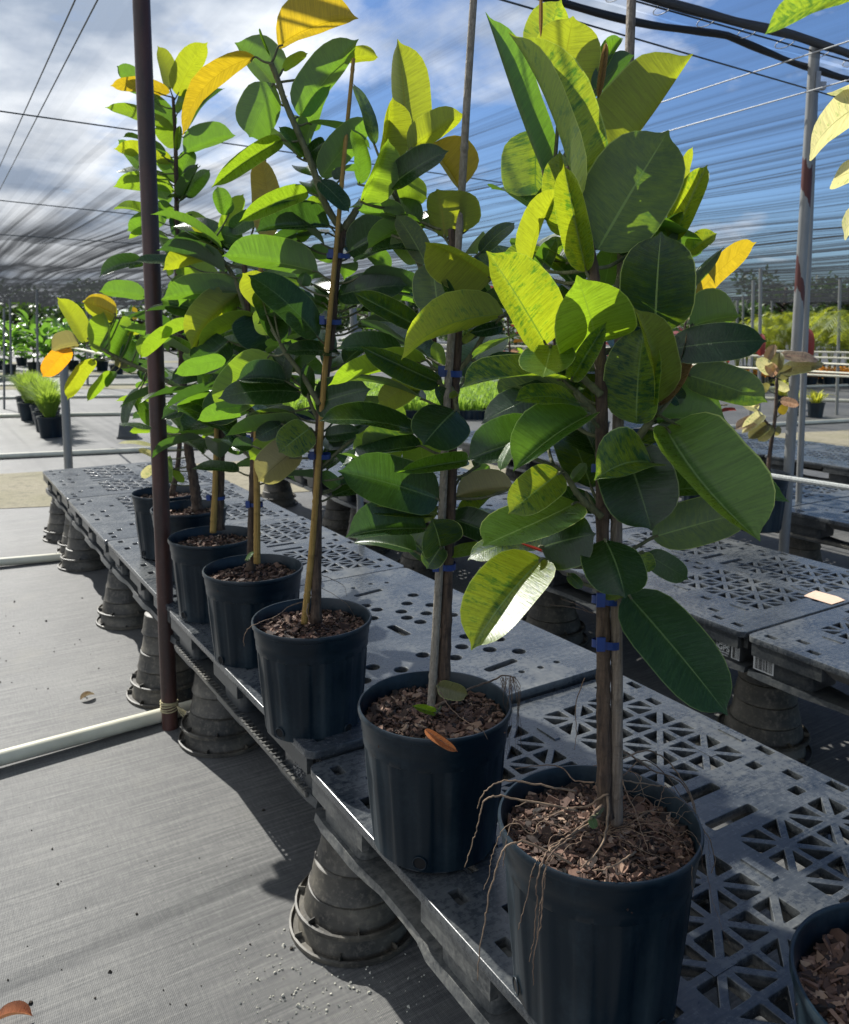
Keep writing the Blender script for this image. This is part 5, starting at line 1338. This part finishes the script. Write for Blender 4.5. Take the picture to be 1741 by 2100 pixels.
# palms
def palm(label, px, py, h, seed, nf=15, Lf=.9, group='yellow green palms behind the white rails', mat=None):
    t, p = gth('palm', label, 'palm', px, py, group); r = random.Random(seed); smallpot(t, .16, .28)
    for i in range(nf):
        ph = i*2.4+r.uniform(-.4, .4); d = V((math.cos(ph), math.sin(ph), 0)); out = Lf*r.uniform(.35, .75); top = h*r.uniform(.75, 1.0); m = MB()
        P = [V((0, 0, .25)), d*out*.15+V((0, 0, top*.55)), d*out*.5+V((0, 0, top*.92)), d*out*.85+V((0, 0, top*.97)), d*out*1.2+V((0, 0, top*.80))]
        P = smoothpts(P, 5); m.tube(P, [.006-.004*k/len(P) for k in range(len(P))], 4); n = len(P)
        for k in range(6, n):
            tt = (P[k]-P[k-1]).normalized(); s = tt.cross(V((0, 0, 1))).normalized(); ln = .22*math.sin(math.pi*(k-5)/(n-4))+.06
            for w_ in (0, .5):
                pp = P[k-1].lerp(P[k], w_)
                for sg in (-1, 1): q = pp+(s*sg+tt*.75+V((0, 0, -.18+r.uniform(-.15, .15)))).normalized()*ln; m.add([pp-tt*.007, pp+tt*.009, pp.lerp(q, .5)+tt*.010, q], [(0, 1, 2, 3)])
        m.build('frond', mat or MFpalm, t, smooth=False)
pal = [(1430, 800, 1.15), (1475, 795, 1.35), (1510, 790, 1.5), (1545, 792, 1.45), (1580, 788, 1.7), (1625, 790, 1.6), (1660, 785, 1.75), (1700, 782, 1.7), (1735, 788, 1.6), (1770, 782, 1.7), (1450, 770, 1.5), (1600, 768, 1.9), (1680, 766, 1.9), (1490, 775, 1.6), (1530, 770, 1.7), (1565, 772, 1.8), (1640, 770, 1.9), (1720, 768, 1.9), (1410, 785, 1.2)]
for i, (px, py, h) in enumerate(pal):
    palm(['low palm left of the row, above the small red leaf', 'palm left of the pair of thin posts', 'palm between the thin posts left of the grey post', 'palm right behind the upright red leaf', 'tall palm just left of the tall grey post', 'palm just right of the tall grey post', 'bright palm between the grey post and the right edge', 'palm behind the slim post at the right', 'palm at the right edge above the orange plants', 'palm cut by the right edge', 'back palm above the left end of the palm row', 'tall back palm behind the grey post', 'tall back palm near the right edge', 'back palm left of the pair of thin posts', 'back palm between the pair of thin posts', 'back palm over the leaning bare trunk', 'back palm right behind the tall grey post', 'back palm by the slim post at the right', 'leftmost palm, low, beside the marbled leaf tip'][i], px, py, h, i+60)
tt_, p_ = gth('palm', 'near palm with long arching fronds cut by the right edge', 'palm', 1830, 880, 'yellow green palms behind the white rails'); bpy.data.objects.remove(tt_)
palm('near palm with long arching fronds cut by the right edge', 1772, 850, 1.85, 99, 16, 1.3)
# orange plants and bromeliads in pots
for i in range(12):
    px = 1548+i*19+(i % 2)*4; py = 792-(i % 2)*5
    t, p = gth('orange_plant', ['first', 'second', 'third', 'fourth', 'fifth', 'sixth', 'seventh', 'eighth', 'ninth', 'tenth', 'eleventh', 'twelfth'][i]+' orange plant from the left in the far row at the right', 'potted plant', px, py, 'orange plants in black pots'); r = random.Random(i+300)
    smallpot(t, .15, .24); m = MB(); leafcloud(m, (0, 0, .32), 160, .22, .12, .10, r); m.build('foliage', MForange, t, smooth=False)
for i, (px, py, lb) in enumerate(((1672, 856, 'bright bromeliad in a square pot right of the thin grey post'), (1632, 852, 'bromeliad in a pot between the two grey posts'), (1603, 838, 'bromeliad in a pot left of the tall grey post'), (1600, 822, 'small orange bromeliad behind the bare leaning trunk'))):
    t, p = gth('bromeliad', lb, 'potted plant', px, py, 'bromeliads in pots on the cloth'); r = random.Random(i+400); smallpot(t, .13, .24)
    m = MB(); blades(m, (0, 0, .2), 60, .34, 1.1, .014, r, .55); m.build('foliage', MFbrom, t, smooth=False)
# trees far behind
def tree(label, x, y, h, rad, seed):
    t = thing('tree', label, 'tree', (x, y, 0), 0, 'trees beyond the shade house'); r = random.Random(seed)
    P = [V((0, 0, 0)), V((r.uniform(-.2, .2), 0, h*.35)), V((r.uniform(-.4, .4), r.uniform(-.4, .4), h*.75))]; m = MB(); m.tube(smoothpts(P, 4), [.22-.015*i for i in range(9)], 8)
    for i in range(5): q = i*1.3; m.tube([P[1]+V((0, 0, h*.1*i/2)), P[1]+V((math.cos(q)*rad*.7, math.sin(q)*rad*.7, h*.3))], [.09, .03], 6)
    m.build('trunk', MTrunk, t); m = MB()
    for i in range(11):
        q = r.uniform(0, 6.28); rr = rad*r.uniform(.1, .75); leafcloud(m, (rr*math.cos(q), rr*math.sin(q), h*r.uniform(.12, .85)), 230, rad*r.uniform(.35, .55), h*.16, .42, r)
    m.build('crown', MFtree, t, smooth=False)
wds = ['left of everything', 'at the far left', 'behind the broadleaf plants', 'behind the orange leaf', 'behind the red post', 'behind the fourth tree', 'behind the third tree', 'between the second and third trees', 'behind the second tree', 'behind the nearest trunk', 'right of the nearest trunk', 'above the first palms', 'above the middle palms', 'behind the grey post', 'above the right hand palms', 'at the far right', 'outside the right edge']
for i, wd_ in enumerate(wds):
    r = random.Random(i+7); x = -34+i*4.6; y = 48+r.uniform(-4, 4); hgt = r.uniform(2.6, 3.4)*(1.5 if i > 11 else 1); tree('dark green tree on the horizon '+wd_, x, y, hgt, r.uniform(2.8, 3.6), i)
for i in range(16):
    r = random.Random(i+77); tree('far tree of the background belt, number '+['one', 'two', 'three', 'four', 'five', 'six', 'seven', 'eight', 'nine', 'ten', 'eleven', 'twelve', 'thirteen', 'fourteen', 'fifteen', 'sixteen'][i]+' from the left', -44+i*6.4, 66+r.uniform(-3, 3), r.uniform(4.2, 6), 4.2, i+40)
